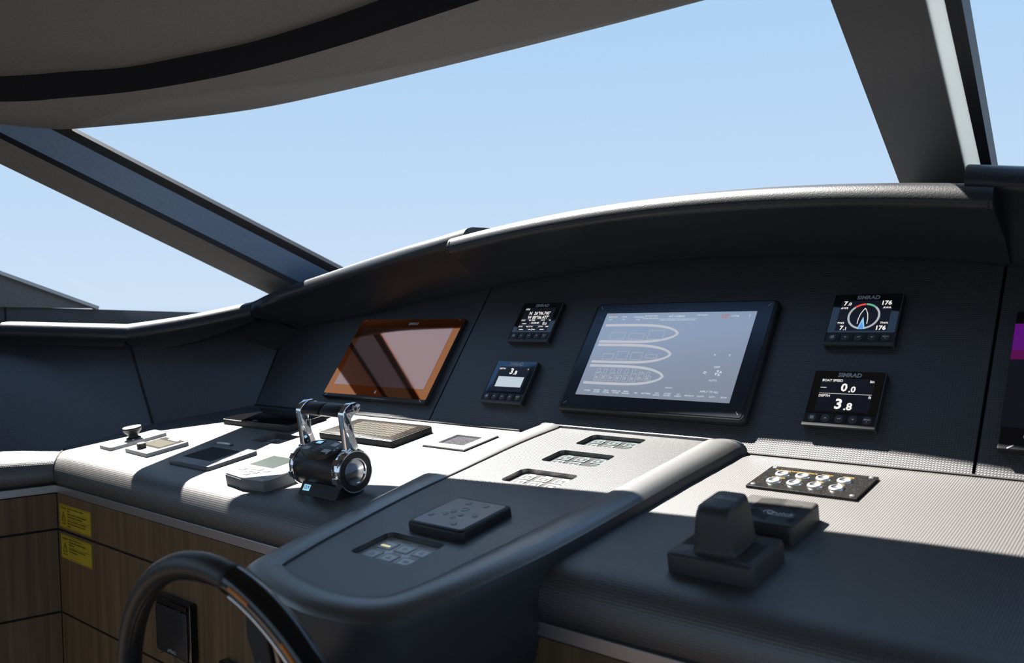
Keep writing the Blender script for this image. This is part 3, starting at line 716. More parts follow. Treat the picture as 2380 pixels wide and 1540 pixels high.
def draw_wind(L, s):
    t = MB()
    t.text('7', .0115, L, -.0345, .0318, CT, bold=.03); t.text('.0', .0085, L, -.0275, .0305, CT, bold=.03); t.text('AWS', .0055, L, -.0345, .0222, CT, bold=.02)
    t.text('176', .0115, L, .0320, .0318, CT, bold=.03); t.text('AWA', .0055, L, .0345, .0222, CT, bold=.02)
    t.text('TWS', .0055, L, -.0350, -.0085, CT, bold=.02); t.text('7', .0115, L, -.0320, -.0185, CT, bold=.03); t.text('.1', .0085, L, -.0255, -.0198, CT, bold=.03)
    t.text('TWA', .0055, L, .0350, -.0085, CT, bold=.02); t.text('176', .0115, L, .0310, -.0185, CT, bold=.03)
    part('readout', t, 'lit_white', s)
    c = (0, .0055); k = 24
    g = MB(); g.washer(L, *c, .0228, .0262, CT-.0003, CT-.0001, 36, pi/2+.72, pi/2+2*pi-.72); part('wind_dial', g, 'lit_grey', s)
    part('port_arc', MB().washer(L, *c, .0228, .0262, CT-.0003, CT-.0001, 10, pi/2+.02, pi/2+.70), 'lit_red', s)
    part('starboard_arc', MB().washer(L, *c, .0228, .0262, CT-.0003, CT-.0001, 10, pi/2-.70, pi/2-.02), 'lit_green', s)
    b_ = MB(); pts = [(-.0078, -.010), (-.0076, .0), (-.0058, .010), (-.0025, .0175), (0, .0215), (.0025, .0175), (.0058, .010), (.0076, .0), (.0078, -.010)]
    for p, q in zip(pts, pts[1:]): b_.tube([L(*p, CT), L(*q, CT)], .0006, 5)
    part('boat_outline', b_, 'lit_white', s)
    part('wind_arrow', MB().prism([(-.0062, -.0205), (.0062, -.0205), (.0, .004)], L, CT-.0002, CT+.0002), 'lit_cyan', s)
    part('wind_arrow_core', MB().prism([(-.0046, -.0200), (.0046, -.0200), (.0, -.006)], L, CT, CT+.0004), 'lit_blue', s)
def draw_speed(L, s):
    t = MB(); t.text('BOAT SPEED', .0062, L, -.041, .0330, CT, 'LEFT', .02, sx=.95); t.text('kn', .0068, L, .041, .0330, CT, 'RIGHT', .02)
    t.text('0', .0200, L, -.0035, .0200, CT, bold=.03); t.text('.0', .0150, L, .0095, .0172, CT, bold=.03); t.box(L, -.0410, -.0315, .0190, .0200, CT-.0001, CT+.0001)
    t.text('DEPTH', .0062, L, -.041, .0040, CT, 'LEFT', .02, sx=.95); t.text('ft', .0068, L, .041, .0040, CT, 'RIGHT', .02)
    t.text('3', .0250, L, -.0065, -.0108, CT, bold=.03); t.text('.8', .0180, L, .0090, -.0145, CT, bold=.03); t.box(L, -.041, .041, .0085, .0090, CT-.0001, CT+.0001)
    part('readout', t, 'lit_white', s)
UL, UR, VU, VL = -1.1906, -.4905, .8480, .6935
instrument(UL, VU, 'small square display showing GPS position, upper one left of the central monitor', draw_pos)
instrument(UL, VL, 'small square display with a pale depth graph, lower one left of the central monitor', draw_depth, 'glass_blue')
instrument(UR, VU, 'small square display with a round wind dial, upper one right of the central monitor', draw_wind)
instrument(UR, VL, 'small square display reading boat speed and depth, lower one right of the central monitor', draw_speed)

# central monitor ---------------------------------------------------
L = PAN.at(-.8405, .7645, 0); mon = thing('monitor', L(0, -.128, 0), 'large central touch monitor showing yacht deck plans', 'monitor')
obj('housing', MB().prism(rrect(-.1985, .1985, -.1285, .1270, .012, 5), L, 0, .0150, .005), 'black_plastic', mon, smooth=50)
gl = obj('glass', MB().prism(rrect(-.1905, .1900, -.1205, .1225, .004, 3), L, .0135, .0156), 'monitor_border', mon, smooth=0)
scr = obj('screen', MB().box(L, -.1640, .1620, -.0935, .1000, .0150, .0159), 'monitor_glass', mon, smooth=0)
c = .0162
for x, y, r_ in ((-.182, .114, -50), (.182, .114, 45), (-.181, -.112, 45), (.181, -.112, -50)): part('corner_mark', MB().box(L.at(x, y, 0, r_), -.004, .004, -.0005, .0005, .0154, .0158), 'print_grey', gl)
def hull(cy, half, mat, detail):
    # deck plan: bow to the right
    out = [(-.152, half), (-.075, half), (-.035, half*.93), (-.005, half*.70), (.015, half*.34), (.022, 0)]
    full = spline([(a, b) for a, b in out], 5); full = [(p.x, p.y) for p in full]; full = full+[(a, -b) for a, b in reversed(full[:-1])]
    inn = [(-.152+(a+.152)*.965, b*.76) for a, b in full]
    t = MB()
    for (p, q, r, s_) in zip(full, full[1:], inn[1:], inn): t.prism([(p[0]-.004, p[1]+cy), (q[0]-.004, q[1]+cy), (r[0]-.004, r[1]+cy), (s_[0]-.004, s_[1]+cy)], L, c-.0002, c)
    part('deck_plan', t, mat, scr)
    d_ = MB()
    for k in range(detail):
        x = -.135+k*.13/detail; w_ = .13/detail*.8; hh = half*(.62 if k < detail*.75 else .42)
        d_.frame(L, x, x+w_, cy-hh, cy+hh*random.uniform(-.1, .9), .0012, c-.0002, c)
        if detail > 4:
            d_.box(L, x+w_*.2, x+w_*.6, cy-hh*.7, cy-hh*.3, c-.0002, c); d_.frame(L, x, x+w_*.6, cy+hh*.2, cy+hh, .001, c-.0002, c)
    part('cabin_plan', d_, 'map_dim', scr)
hull(.0505, .0225, 'map_pale', 3); hull(.0030, .0225, 'map_pale', 4); hull(-.0460, .0225, 'map_pale', 8)
t = MB(); t.text('A/C CABINS', .0066, L, .000, .0905, c, bold=.01, shear=.1); t.box(L, -.036, .046, .0855, .0858, c-.0001, c)
for x, y, st_, sz in ((-.085, .0895, '17/05/2023', .0052), (-.085, .0835, '17:25', .0048), (-.056, .0920, 'MOORING SERV', .0042), (-.056, .0865, 'SLOW MAN MODE', .0042), (.055, .0925, 'UNIT FAULT', .0040), (.122, .0895, 'SYSTEM', .0044), (.150, .0895, '?', .010),
                      (.004, .0820, 'SYSTEM CONFIGURED AND RUNNING IN AUTO', .0036), (.118, -.022, 'OFF', .0070), (.118, -.050, 'AUTO', .0056), (.118, -.0735, 'APPLY TO ALL', .0056), (.036, -.0690, 'MANUAL', .0034), (-.146, .0905, 'SELECTION', .0042), (-.150, .0845, 'AFT', .0042), (-.118, .0905, 'ZONE', .0042), (-.118, .0845, 'ALL', .0042)):
    t.text(st_, sz, L, x, y, c, bold=.012)
for k, st_ in enumerate(('SYSTEM', 'WATER\nSYSTEM', 'BILGE\nSYSTEM', 'DIESEL OIL\nSYSTEM', 'MAIN\nENGINES', 'PMS', 'BATTERIES', 'NAV\nLIGHTS', 'ACCESS\nDOORS', 'A/C\nCABINS', 'VENTILAT', 'LIGHTS', 'CCTV', 'SETUP')):
    t.text(st_, .0042, L, -.140+k*.0222, -.0835, c, bold=.012)
for x, y in ((.106, .0035), (.135, .0035)): t.prism([(x-.002, y+.002), (x, y-.002), (x+.002, y+.002)], L, c-.0001, c)
for cx_, r_ in ((.098, .0035), (.124, .0065)):
    for q in range(4): t.prism([(cx_+r_*.1*cos(q*pi/2), -.034+r_*.1*sin(q*pi/2))]+[(cx_+r_*cos(q*pi/2+d), -.034+r_*sin(q*pi/2+d)) for d in (0, .45, .9)], L, c-.0001, c)
tag(part('menu_text', t, 'lit_pale', scr), kind='stuff')
t = MB(); t.text('ALARM', .0048, L, .102, .0915, c, bold=.012); t.text('SILENT', .0040, L, .102, .0865, c, bold=.012); t.box(L, -.154, -.138, .0938, .0945, c-.0001, c)
part('alarm_text', t, 'map_red', scr)
part('sensor_window', MB().box(L, -.014, -.006, -.1275, -.1235, .0095, .0126), 'key_plastic', mon)

# wide displays left and right ---------------------------------------
def mfd(u, label, banded):
    L = PAN.at(u, .7434, 0); root = thing('multifunction_display', L(0, -.117, 0), label, 'display')
    obj('housing', MB().prism(rrect(-.187, .187, -.117, .117, .004, 3), L, 0, .0115, .002), 'black_plastic', root, smooth=40)
    gl = obj('glass', MB().prism(rrect(-.1855, .1855, -.1085, .1155, .003, 3), L, .0105, .0124), 'glass_orange' if not banded else 'black_gloss', root, smooth=0)
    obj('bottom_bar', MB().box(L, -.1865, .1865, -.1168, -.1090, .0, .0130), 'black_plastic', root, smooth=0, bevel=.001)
    if not banded: obj('screen', MB().box(L, -.1635, .1630, -.0820, .0900, .0120, .0126), 'glass_pink', root, smooth=0)
    else:
        s = obj('screen', MB().box(L, -.1870, .1630, -.0820, .0900, .0116, .0126), 'screen_off', root, smooth=0)
        part('reflection_band', MB().box(L, -.1860, .150, .046, .0925, .0124, .0129), 'reflect_purple', s); part('reflection_band', MB().box(L, -.1860, .150, .030, .046, .0124, .0129), 'reflect_magenta', s)  # glowing bands paint the purple coating reflection onto the screen
    obj('logo', MB().text('SIMRAD', .0100, L, .018, .1010, .0129, bold=.03, shear=.05), 'print_grey', root, smooth=0)
    for x in (-.171, .171): obj('corner_mark', MB().box(L.at(x, -.1128, 0, 35 if x < 0 else -35), -.0045, .0045, -.0007, .0007, .0128, .0134), 'print_white', root, smooth=0)
    for x in (-.171, .171): obj('corner_mark', MB().box(L.at(x, .1120, 0, 0), -.002, .002, -.0007, .0007, .0122, .0128), 'print_grey', root, smooth=0)
    px = 0.003 if not banded else -.1530
    t = MB()
    if not banded:
        for i in range(2):
            for j in range(3): t.box(L, px+i*.003, px+i*.003+.002, -.0955-j*.0026, -.0955-j*.0026+.0018, .0124, .0128)
    else: t.washer(L, px, -.0955, .0028, .0038, .0124, .0128, 16, pi/2+.5, pi/2+2*pi-.5); t.box(L, px-.0005, px+.0005, -.0955, -.0910, .0124, .0128)
    obj('icon', t, 'print_white', root, smooth=0)
    return root
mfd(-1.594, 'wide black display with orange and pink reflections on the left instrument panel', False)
mfd(-.0815, 'wide black display with a painted purple and magenta reflection at the right edge', True)

# ================================================================== DASH-TOP THINGS (left)
def slab(nm, root, fr, x0, x1, y0, y1, c0, c1, mat, r=.004, ch=.001): return obj(nm, MB().prism(rrect(x0, x1, y0, y1, r, 3), fr, c0, c1, ch), mat, root, smooth=40)
def local(x0, x1, y0, y1, c=0, rot=0): return DSH.at((x0+x1)/2, db((y0+y1)/2), c, rot), (x1-x0)/2, (y1-y0)/2/cos(PH)
# black panel with latticed glass
L, w, h = local(-1.541, -1.303, 1.136, 1.250)
r_ = thing('chart_panel', L(0, -h, 0), 'black dusty-framed panel with glittering latticed glass behind the throttle', 'display panel')
slab('housing', r_, L, -w, w, -h, h, 0, .013, 'black_plastic'); slab('bezel', r_, L, -w+.002, w-.002, -h+.002, h-.002, .0128, .0142, 'dusty_frame', .003, .0004)
m = MB(); ids = [m.vert(L(a, b, .0146), (a, b)) for a, b in ((-w+.038, -h+.018), (w-.028, -h+.018), (w-.028, h-.016), (-w+.038, h-.016))]; m.face(ids)
obj('glass', m, 'lattice_glass', r_, smooth=0)
# flat black tablet at the far left back
L, w, h = local(-1.945, -1.670, 1.146, 1.256)
r_ = thing('tablet_display', L(0, -h, 0), 'flat black tablet lying at the back of the dashboard left of the throttle', 'tablet')
slab('housing', r_, L, -w, w, -h, h, 0, .0125, 'black_plastic'); slab('glass', r_, L, -w+.003, w-.003, -h+.003, h-.003, .0122, .0138, 'black_gloss', .003, .0003)
obj('logo', MB().text('SIMRAD', .006, L, -.01, -h+.012, .0140, bold=.02), 'print_grey', r_, smooth=0)
# white gauge frame
L, w, h = local(-1.242, -1.130, 1.163, 1.261)
r_ = thing('gauge_panel', L(0, -h, 0), 'white square gauge with a dark dusty screen beside the centre console', 'gauge')
obj('frame', MB().frame(L, -w, w, -h, h, .020, 0, .0045), 'white_plastic', r_, smooth=0, bevel=.0006)
obj('screen', MB().box(L, -w+.019, w-.019, -h+.020, h-.019, -.001, .0008), 'dusty_lcd', r_, smooth=0)
t = MB()
for k in range(11): t.box(L, -w+.026+k*.0056, -w+.029+k*.0056, -h+.0095, -h+.0125, .0045, .0048)
obj('scale_marks', t, 'print_black', r_, smooth=0, kind='stuff')
obj('gasket', MB().frame(L, -w-.001, w+.001, -h-.001, h+.001, .004, 0, .0018), 'seal', r_, smooth=0)
# recessed keypad with red keys
keypad(DSH, K1[0], K1[1], K1[2], K1[3], -.0115, 'dusty_grey', 'small recessed keypad with red icons in the shadow band left of the throttle', style='red')
# grey control panel with dark screen
L, w, h = local(-1.730, -1.572, .890, 1.004)
r_ = thing('autopilot_panel', L(0, -h, 0), 'grey flat control panel with a dark screen lying half in the mullion shadow', 'control panel')
slab('body', r_, L, -w, w, -h, h, 0, .0085, 'grey_paint', .005, .001)
obj('screen_rim', MB().frame(L, -w+.010, w-.030, -h+.024, h-.016, .0012, .008, .0090), 'light_grey', r_, smooth=0)
obj('screen', MB().box(L, -w+.011, w-.031, -h+.025, h-.017, .008, .0088), 'lcd_dark', r_, smooth=0)
obj('card_door', MB().box(L, w-.019, w-.012, -.022, .022, .0083, .0090), 'light_grey', r_, smooth=0)
obj('door_catch', MB().box(L, w-.020, w-.011, .022, .028, .0083, .0094), 'black_plastic', r_, smooth=0); obj('door_catch', MB().box(L, w-.020, w-.011, -.034, -.026, .0083, .0094), 'black_plastic', r_, smooth=0)
obj('indicator', MB().disc(L, -w+.008, -h+.020, .0018, .0083, .0092, 10), 'print_white', r_, smooth=0)
# little latch behind it
L, w, h = local(-1.768, -1.706, 1.014, 1.030)
r_ = thing('latch', L(0, -h, 0), 'small dark metal latch set into the dashboard behind the grey control panel', 'latch')
slab('plate', r_, L, -w, w, -h, h, 0, .0022, 'black_plastic', .004, .0006); obj('lever', MB().prism(rrect(-w+.010, w-.006, -.004, .005, .003), L, .002, .006, .0015), 'steel', r_, smooth=40)
# pale handset with keys
L, w, h = local(-1.452, -1.316, .852, .965)
r_ = thing('handset_controller', L(0, -h, 0), 'thick pale handset with a green screen and arrow keys beside the throttle', 'controller')
body = [(-w, -h+.012), (-w+.006, -h+.003), (0, -h-.004), (w-.006, -h+.003), (w, -h+.012), (w, h-.004), (w-.006, h), (-w+.006, h), (-w, h-.004)]
obj('body', MB().prism(body, L, 0, .019, .001), 'grey_paint', r_, smooth=30)
obj('face_plate', MB().prism(inset(body, .0015), L, .0188, .0222, .001), 'light_grey', r_, smooth=30)
obj('screen', MB().box(L, -w+.006, w-.052, -.002, h-.004, .0218, .0228), 'lcd_green', r_, smooth=0)
for x, y, ww, hh in ((-.045, -.026, .013, .006), (-.022, -.017, .010, .004), (-.004, -.016, .011, .006), (.020, -.018, .013, .005), (-.018, -.031, .012, .005), (.004, -.031, .012, .005), (-.006, -.043, .011, .005), (-.006, -.026, .006, .003)):
    obj('key', MB().prism(rrect(x-ww/1.6, x+ww/1.6, y-hh, y+hh, .002), L, .0220, .0240, .0006), 'light_grey', r_, smooth=40)
# joystick panel
L, w, h = local(-2.068, -1.998, .893, 1.029, 0, -3)
r_ = thing('joystick_panel', L(0, -h, 0), 'narrow pale control plate with a big round joystick knob at the far left', 'control panel')
slab('plate', r_, L, -w, w, -h, h, 0, .0085, 'light_grey', .008, .0015)
kx, ky = .004, .000
obj('knob_base', MB().lathe(L.at(kx, ky, 0), [(.017, .008), (.017, .011), (.012, .013), (.010, .018)], 24), 'rubber', r_, smooth=40)
kb = obj('knob', MB().lathe(L.at(kx, ky, 0), [(.010, .016), (.015, .022), (.0205, .028), (.0215, .034), (.0200, .036)], 28), 'black_plastic', r_, smooth=40)
obj('knob_cap', MB().lathe(L.at(kx, ky, 0), [(.0200, .0355), (.0205, .037), (.018, .0374), (.0170, .0362), (.001, .0362)], 28), 'light_grey', kb, smooth=40)
for x in (-.021, .020): obj('screw', MB().disc(L, x, -.008, .003, .0085, .0105, 10), 'steel', r_)
for x, y in ((-.012, .035), (.010, .040), (-.010, .052), (.012, .056)): obj('key', MB().prism(rrect(x-.006, x+.006, y-.004, y+.004, .002), L, .0083, .0098, .0005), 'white_plastic', r_, smooth=40)
# pilot control with small knob
L, w, h = local(-1.950, -1.832, .898, .996, 0, -3)
r_ = thing('pilot_controller', L(0, -h, 0), 'pale square controller with a small black knob and olive screen at the far left', 'controller')
slab('body', r_, L, -w, w, -h, h, 0, .0095, 'light_grey', .005, .0015)
obj('screen_surround', MB().box(L, -w+.006, w-.008, -.018, h-.004, .0090, .0099), 'dusty_frame', r_, smooth=0)
obj('screen', MB().box(L, -w+.012, w-.018, -.011, h-.022, .0095, .0103), 'lcd_olive', r_, smooth=0)
obj('logo_strip', MB().prism(rrect(-.018, .030, h-.015, h-.008, .003), L, .0097, .0104), 'white_plastic', r_, smooth=0)
obj('knob', MB().lathe(L.at(-.006, -.031, 0), [(.011, .009), (.0095, .012), (.0100, .020), (.0085, .0215)], 24), 'rubber', r_, smooth=40)
for x in (-.040, .022, .040): obj('key', MB().prism(rrect(x-.008, x+.008, -.038, -.030, .003), L, .0092, .0106, .0005), 'white_plastic', r_, smooth=40)

# ================================================================== THROTTLE
cx, cy, cz = -1.14, .9112, -.2715
thr = thing('throttle_control', P(-1.21, .905, -.315), 'twin-lever chrome and black engine throttle standing on the dashboard', 'throttle')
AX = Fr(P(cx, cy, cz), (0, 1, 0), (0, 0, 1), (1, 0, 0))   # a = y, b = z, c = x (right positive)
X0 = -.140
obj('barrel', MB().lathe(AX, [(.0335, X0+.010), (.0345, X0+.012), (.0345, -.020), (.0335, -.018)], 40), 'black_plastic', thr, smooth=40)
for c0, c1 in ((X0, X0+.014), (-.020, .0)):
    m = MB(); m.lathe(AX, [(.030, c0), (.0345, c0+.001), (.0362, c0+.004), (.0362, c1-.004), (.0350, c1-.0005), (.030, c1)], 40); cl = obj('chrome_collar', m, 'chrome', thr, smooth=30)
    for a in (60, 105, 150, 200): obj('collar_lug', MB().box(AX.at(.036*cos(radians(a)), .036*sin(radians(a)), 0, a), -.001, .002, -.005, .005, c0+.003, c1-.003), 'chrome', cl, smooth=0)
obj('end_face', MB().washer(AX, 0, 0, .0225, .0340, -.002, .0012, 40), 'black_plastic', thr, smooth=30)
obj('chrome_ring', MB().washer(AX, 0, 0, .0335, .0355, -.003, .0022, 40), 'chrome', thr, smooth=30)
obj('chrome_ring', MB().washer(AX, 0, 0, .0205, .0230, -.004, .0022, 40), 'chrome', thr, smooth=30)
m = MB(); m.lathe(AX, [(.0206, -.012), (.0200, -.006), (.0150, -.003), (.012, -.006), (.007, -.002), (.001, .0)], 36); obj('chrome_bowl', m, 'steel', thr, smooth=60)
lev = [(-.0108, .0334), (-.0153, .0697), (-.0184, .0936), (-.0174, .0999), (-.0106, .1082), (-.0005, .1139), (.0111, .1145), (.0202, .1103), (.0208, .1049), (.0153, .0977), (.005, .0923), (.0009, .0874), (.0006, .0795), (.0048, .0645), (.0131, .0423), (.0171, .0280)]
grip = [(-.0150, .0930), (-.0145, .0985), (-.0085, .1058), (.0003, .1105), (.0105, .1110), (.0170, .1078), (.0172, .1050), (.0120, .0990), (.0030, .0930), (-.0060, .0890)]
for c0, c1 in ((-.018, -.006), (X0+.004, X0+.016)):
    a_ = obj('lever_arm', MB().prism(lev, AX, c0, c1, .0015), 'chrome', thr, smooth=25)
    cc = c1 if c0 > -.1 else c0
    obj('bolt', MB().washer(AX, .0085, .1040, .003, .0052, c1-.001, c1+.0012, 18), 'steel', a_, smooth=20); obj('bolt_hole', MB().disc(AX, .0085, .1040, .0040, c1-.0005, c1+.0005, 16), 'black_gloss', a_, smooth=0)
    obj('lever_inset', MB().frame(AX.at(.002, .068, 0, 0), -.008, .002, -.014, .012, .0010, c1-.0005, c1+.0006), 'steel', a_, smooth=0)
gp = [(p.x, p.y) for p in closed_spline(grip, 3)]
obj('grip', MB().prism(gp, AX, X0+.014, -.0775, .002), 'black_plastic', thr, smooth=40); obj('grip', MB().prism(gp, AX, -.0725, -.017, .002), 'black_plastic', thr, smooth=40)
obj('grip_core', MB().prism(inset(gp, .004), AX, X0+.010, -.010), 'black_gloss', thr, smooth=40)
# keypad cap on the barrel
CA = Fr(P(cx-.078, cy-.006, cz+.0310), (1, 0, 0), Vector((0, .94, .34)).normalized(), Vector((0, -.34, .94)).normalized())
cap = [(-.046, -.012), (-.030, -.022), (0, -.027), (.030, -.024), (.047, -.014), (.050, .004), (.036, .018), (.010, .024), (-.015, .024), (-.038, .016), (-.050, .002)]
cp_ = [(p.x, p.y) for p in closed_spline(cap, 3)]
kc = obj('control_cap', MB().prism(cp_, CA, -.012, .0062, .0012), 'black_plastic', thr, smooth=40)
for x, y, ww, hh in ((-.030, -.010, .0075, .0048), (.026, .010, .0075, .0055), (.027, -.012, .0095, .0045)): obj('cap_button', MB().box(CA, x-ww, x+ww, y-hh, y+hh, .006, .0070), 'white_plastic', kc, smooth=0)
for x, y in ((-.043, -.001), (-.040, .008), (.042, .001), (.043, -.007), (-.018, .021), (.036, -.019)): obj('cap_light', MB().box(CA, x-.0018, x+.0018, y-.0015, y+.0015, .006, .0068), 'print_white', kc, smooth=0)
obj('cap_display', MB().box(CA, -.028, -.010, .005, .017, .006, .0068), 'lit_cyan', kc, smooth=0); obj('cap_display_bezel', MB().frame(CA, -.0285, -.0095, .0045, .0175, .002, .006, .0071), 'key_plastic', kc, smooth=0)
t = MB()
for k in range(6): t.box(CA, -.006-k*.0005, .012-k*.002, .0155-k*.0062, .0165-k*.0062, .006, .0066)
obj('lettering', t, 'print_grey', kc, smooth=0, kind='stuff')
# wedge foot with clock
FT = Fr(DSH(cx-.058, db(.885)), (1, 0, 0), DSH.y, DSH.z)
m = MB(); pr = [(-.010, 0), (.052, 0), (.050, .010), (.012, .020), (.006, .020)]
r0 = m.ring([FT(-.055, b, c) for b, c in pr]); r1 = m.ring([FT(.050, b, c) for b, c in pr]); m.bridge(r0, r1); m.cap(r0, True); m.cap(r1)
ft = obj('foot', m, 'black_plastic', thr, smooth=0, bevel=.0012)
ey = (FT(0, .006, .020)-FT(0, -.010, 0)).normalized(); FS = Fr(FT(0, -.010, 0), (1, 0, 0), ey, Vector((1, 0, 0)).cross(ey))
ck = obj('clock', MB().box(FS, -.046, -.0285, .0075, .0185, -.001, .0006), 'lit_cyan', ft, smooth=0)
obj('clock_digits', MB().text('12:9', .0082, FS, -.0373, .0130, .0008, bold=.02), 'print_black', ft, smooth=0)

# ================================================================== RIGHT DASH
L, w, h = local(-.5605, -.4025, 1.162, 1.2555)
sp = thing('switch_panel', L(0, -h, 0), 'black dusty switch plate with eight polished push buttons on the right of the dashboard', 'switch panel')
obj('plate', MB().box(L, -w, w, -h, h, 0, .0042), 'dusty_black', sp, smooth=0, bevel=.0006)
for r in range(2):
    for k in range(4):
        x = -.5302+k*.0304+.4815+.0006; y = (1.2232-r*.0318-1.2088)/cos(PH); x = -.5302+k*.0304-(-.4815)
        b_ = obj('push_button', MB().lathe(L.at(x, y, 0), [(.0112, .004), (.0112, .0052), (.0100, .0066), (.0078, .0070), (.0072, .0060), (.0040, .0052), (.0005, .0050)], 28), 'steel', sp, smooth=50)
        t = MB(); t.text(('ALTERNATOR', 'EMERGENCY', 'HORN', 'WIPER', 'WASHER', 'DIM', 'LAMP', 'NAV')[r*4+k], .0056 if r == 0 else .0050, L, x, y+.0155, .0044, bold=.02)
        if r == 0: t.text(('START', 'STOP', 'PORT', 'STBD')[k], .0046, L, x, y+.0112, .0044, bold=.02)
        obj('caption', t, 'print_yellow', sp, smooth=0)
for x in (-w+.008, w-.008):
    for y in (-h+.008, h-.008): obj('screw', MB().lathe(L.at(x, y, 0), [(.0036, .0042), (.0034, .0054), (.0012, .0058), (.0010, .0050)], 14), 'steel', sp, smooth=30)
def ribs(mb, L, x0, x1, y0, y1, c, n, ang):
    for k in range(n):
        t = (k+.5)/n; mb.box(L.at(lerp(x0, x1, .5), lerp(y0, y1, t), 0, ang), -(x1-x0)/2, (x1-x0)/2, -.0006, .0006, c-.0003, c+.0007)
def quick(L, x, y, c, sz):
    t = MB(); t.text('Quick', sz, L, x, y, c, bold=.02, shear=.1, sx=1.25)
    t.box(L, x-sz*1.2, x+sz*1.75, y-sz*.62, y-sz*.50, c-.0001, c+.0001); t.washer(L, x-sz*1.30, y-.0002, sz*.42, sz*.56, c-.0001, c+.0001, 20); return t
# low windlass cover
L, w, h = local(-.516, -.421, .996, 1.086)
cv = thing('windlass_cover', L(0, -h, 0), 'low black square cover with ribbed top behind the upright control on the right', 'cover')
obj('body', MB().prism(rrect(-w, w, -h, h, .006, 4), L, 0, .0235, .004), 'soft_black', cv, smooth=45)
m = MB(); ribs(m, L, -w+.008, -.012, -h+.012, -.006, .0235, 8, 12); ribs(m, L, -w+.022, .010, .004, h-.008, .0235, 8, 12); ribs(m, L, .006, w-.012, .010, h-.012, .0235, 5, -30); ribs(m, L, -.014, .010, -h+.014, -.012, .0235, 5, -30)
obj('rib_pattern', m, 'soft_black', cv, smooth=0, kind='stuff')
obj('logo', quick(L, .018, -.010, .0238, .012), 'print_white', cv, smooth=0)
obj('catch', MB().prism(rrect(w-.014, w-.004, -h+.010, -h+.030, .004), L, .0150, .0243, .002), 'rubber', cv, smooth=40)
# upright control
L, w, h = local(-.5225, -.4145, .872, .962)
up_ = thing('windlass_control', L(0, -h, 0), 'upright black windlass control with a tall tapered hood on a square base', 'control')
obj('base', MB().prism(rrect(-w, w, -h, h, .007, 4), L, 0, .023, .004), 'soft_black', up_, smooth=45)
hb = rrect(-.0255, .0245, -.032, .038, .009, 4); hm = rrect(-.0235, .0228, -.029, .035, .009, 4); ht = rrect(-.0185, .0185, -.014, .033, .008, 4)
m = MB(); rg = [m.ring([L(a*k_, b*k_, c) for a, b in pl]) for pl, k_, c in ((hb, 1.14, .0225), (hb, 1.03, .0245), (hb, 1.0, .029), (hm, 1.0, .060), (rrect(-.0215, .021, -.026, .034, .009, 4), 1.0, .070), (rrect(-.021, .0205, -.022, .0335, .009, 4), 1.0, .0745), (ht, 1.0, .0770))]
for a, b in zip(rg, rg[1:]): m.bridge(a, b)
m.cap(rg[-1]); hd = obj('hood', m, 'soft_black', up_, smooth=55)
obj('logo', quick(L, .002, .012, .0773, .0085), 'print_grey', hd, smooth=0)
m = MB(); ribs(m, L, -w+.006, -.030, -.012, .034, .0230, 9, 14); ribs(m, L, .020, w-.008, -h+.012, .022, .0230, 12, -14); obj('rib_pattern', m, 'soft_black', up_, smooth=0, kind='stuff')

# ================================================================== WOOD FACE: stickers and outlet
def sticker(x0, x1, z0, z1, lines, label):
    root = thing('warning_sticker', WOO((x0+x1)/2, z0, 0), label, 'sticker'); L = WOO.at(x0, z0, 0); w, h = x1-x0, z1-z0
    obj('sheet', MB().prism(rrect(0, w, 0, h, .003, 3), L, .0002, .0009), 'sticker_yellow', root, smooth=0)
    t = MB(); t.frame(L, .002, w-.002, .002, h-.002, .0006, .0009, .0011)
    for a, b, c_ in (((.012, .017), (.034, .017), 0), ((.034, .017), (.023, .037), 0), ((.023, .037), (.012, .017), 0)): t.tube([L(*a, .001), L(*b, .001)], .0007, 4)
    t.text('!', .016, L, .023, .0245, .0011, bold=.03)
    t.text('ATTENZIONE', .0052, L, .023, h-.0085, .0011, bold=.02, sx=.95); t.text('CAUTION', .0052, L, .023, .0105, .0011, bold=.02)
    y = h-.0075
    for ln in lines:
        if ln == '-': t.box(L, .044, w-.006, y+.0012, y+.0017, .0009, .0011); y -= .0030; continue
        t.text(ln, .0048, L, .044, y, .0011, 'LEFT', .015, sx=.86); y -= .0062
    obj('lettering', t, 'print_black', root, smooth=0); return root
sticker(-2.096, -1.930, -.4845, -.4300, ["IL PASSAGGIO DI POSTAZIONE DI COMANDO", "VIETATO.", "PRIMA DI PROCEDERE ALLE OPERAZIONI ORMEGGIO", "LEGGERE IL MANUALE DEL PROPRIETARIO.", '-', "DO NOT LEAVE THE HELM STATION UNATTENDED.", "BEFORE TAKING COMMAND READ THE OWNER'S", "MANUAL."], 'yellow warning sticker just below the metal trim, upper of the pair')
sticker(-2.094, -1.931, -.5555, -.5005, ["PRIMA DI PROCEDERE ALL'UTILIZZO", "DELL'IMBARCAZIONE, LEGGERE IL MANUALE DEL", "PROPRIETARIO.", '-', "BEFORE PROCEEDING TO USE THE BOAT READ", "THE OWNER'S MANUAL."], 'yellow warning sticker below the wood joint, lower of the pair')
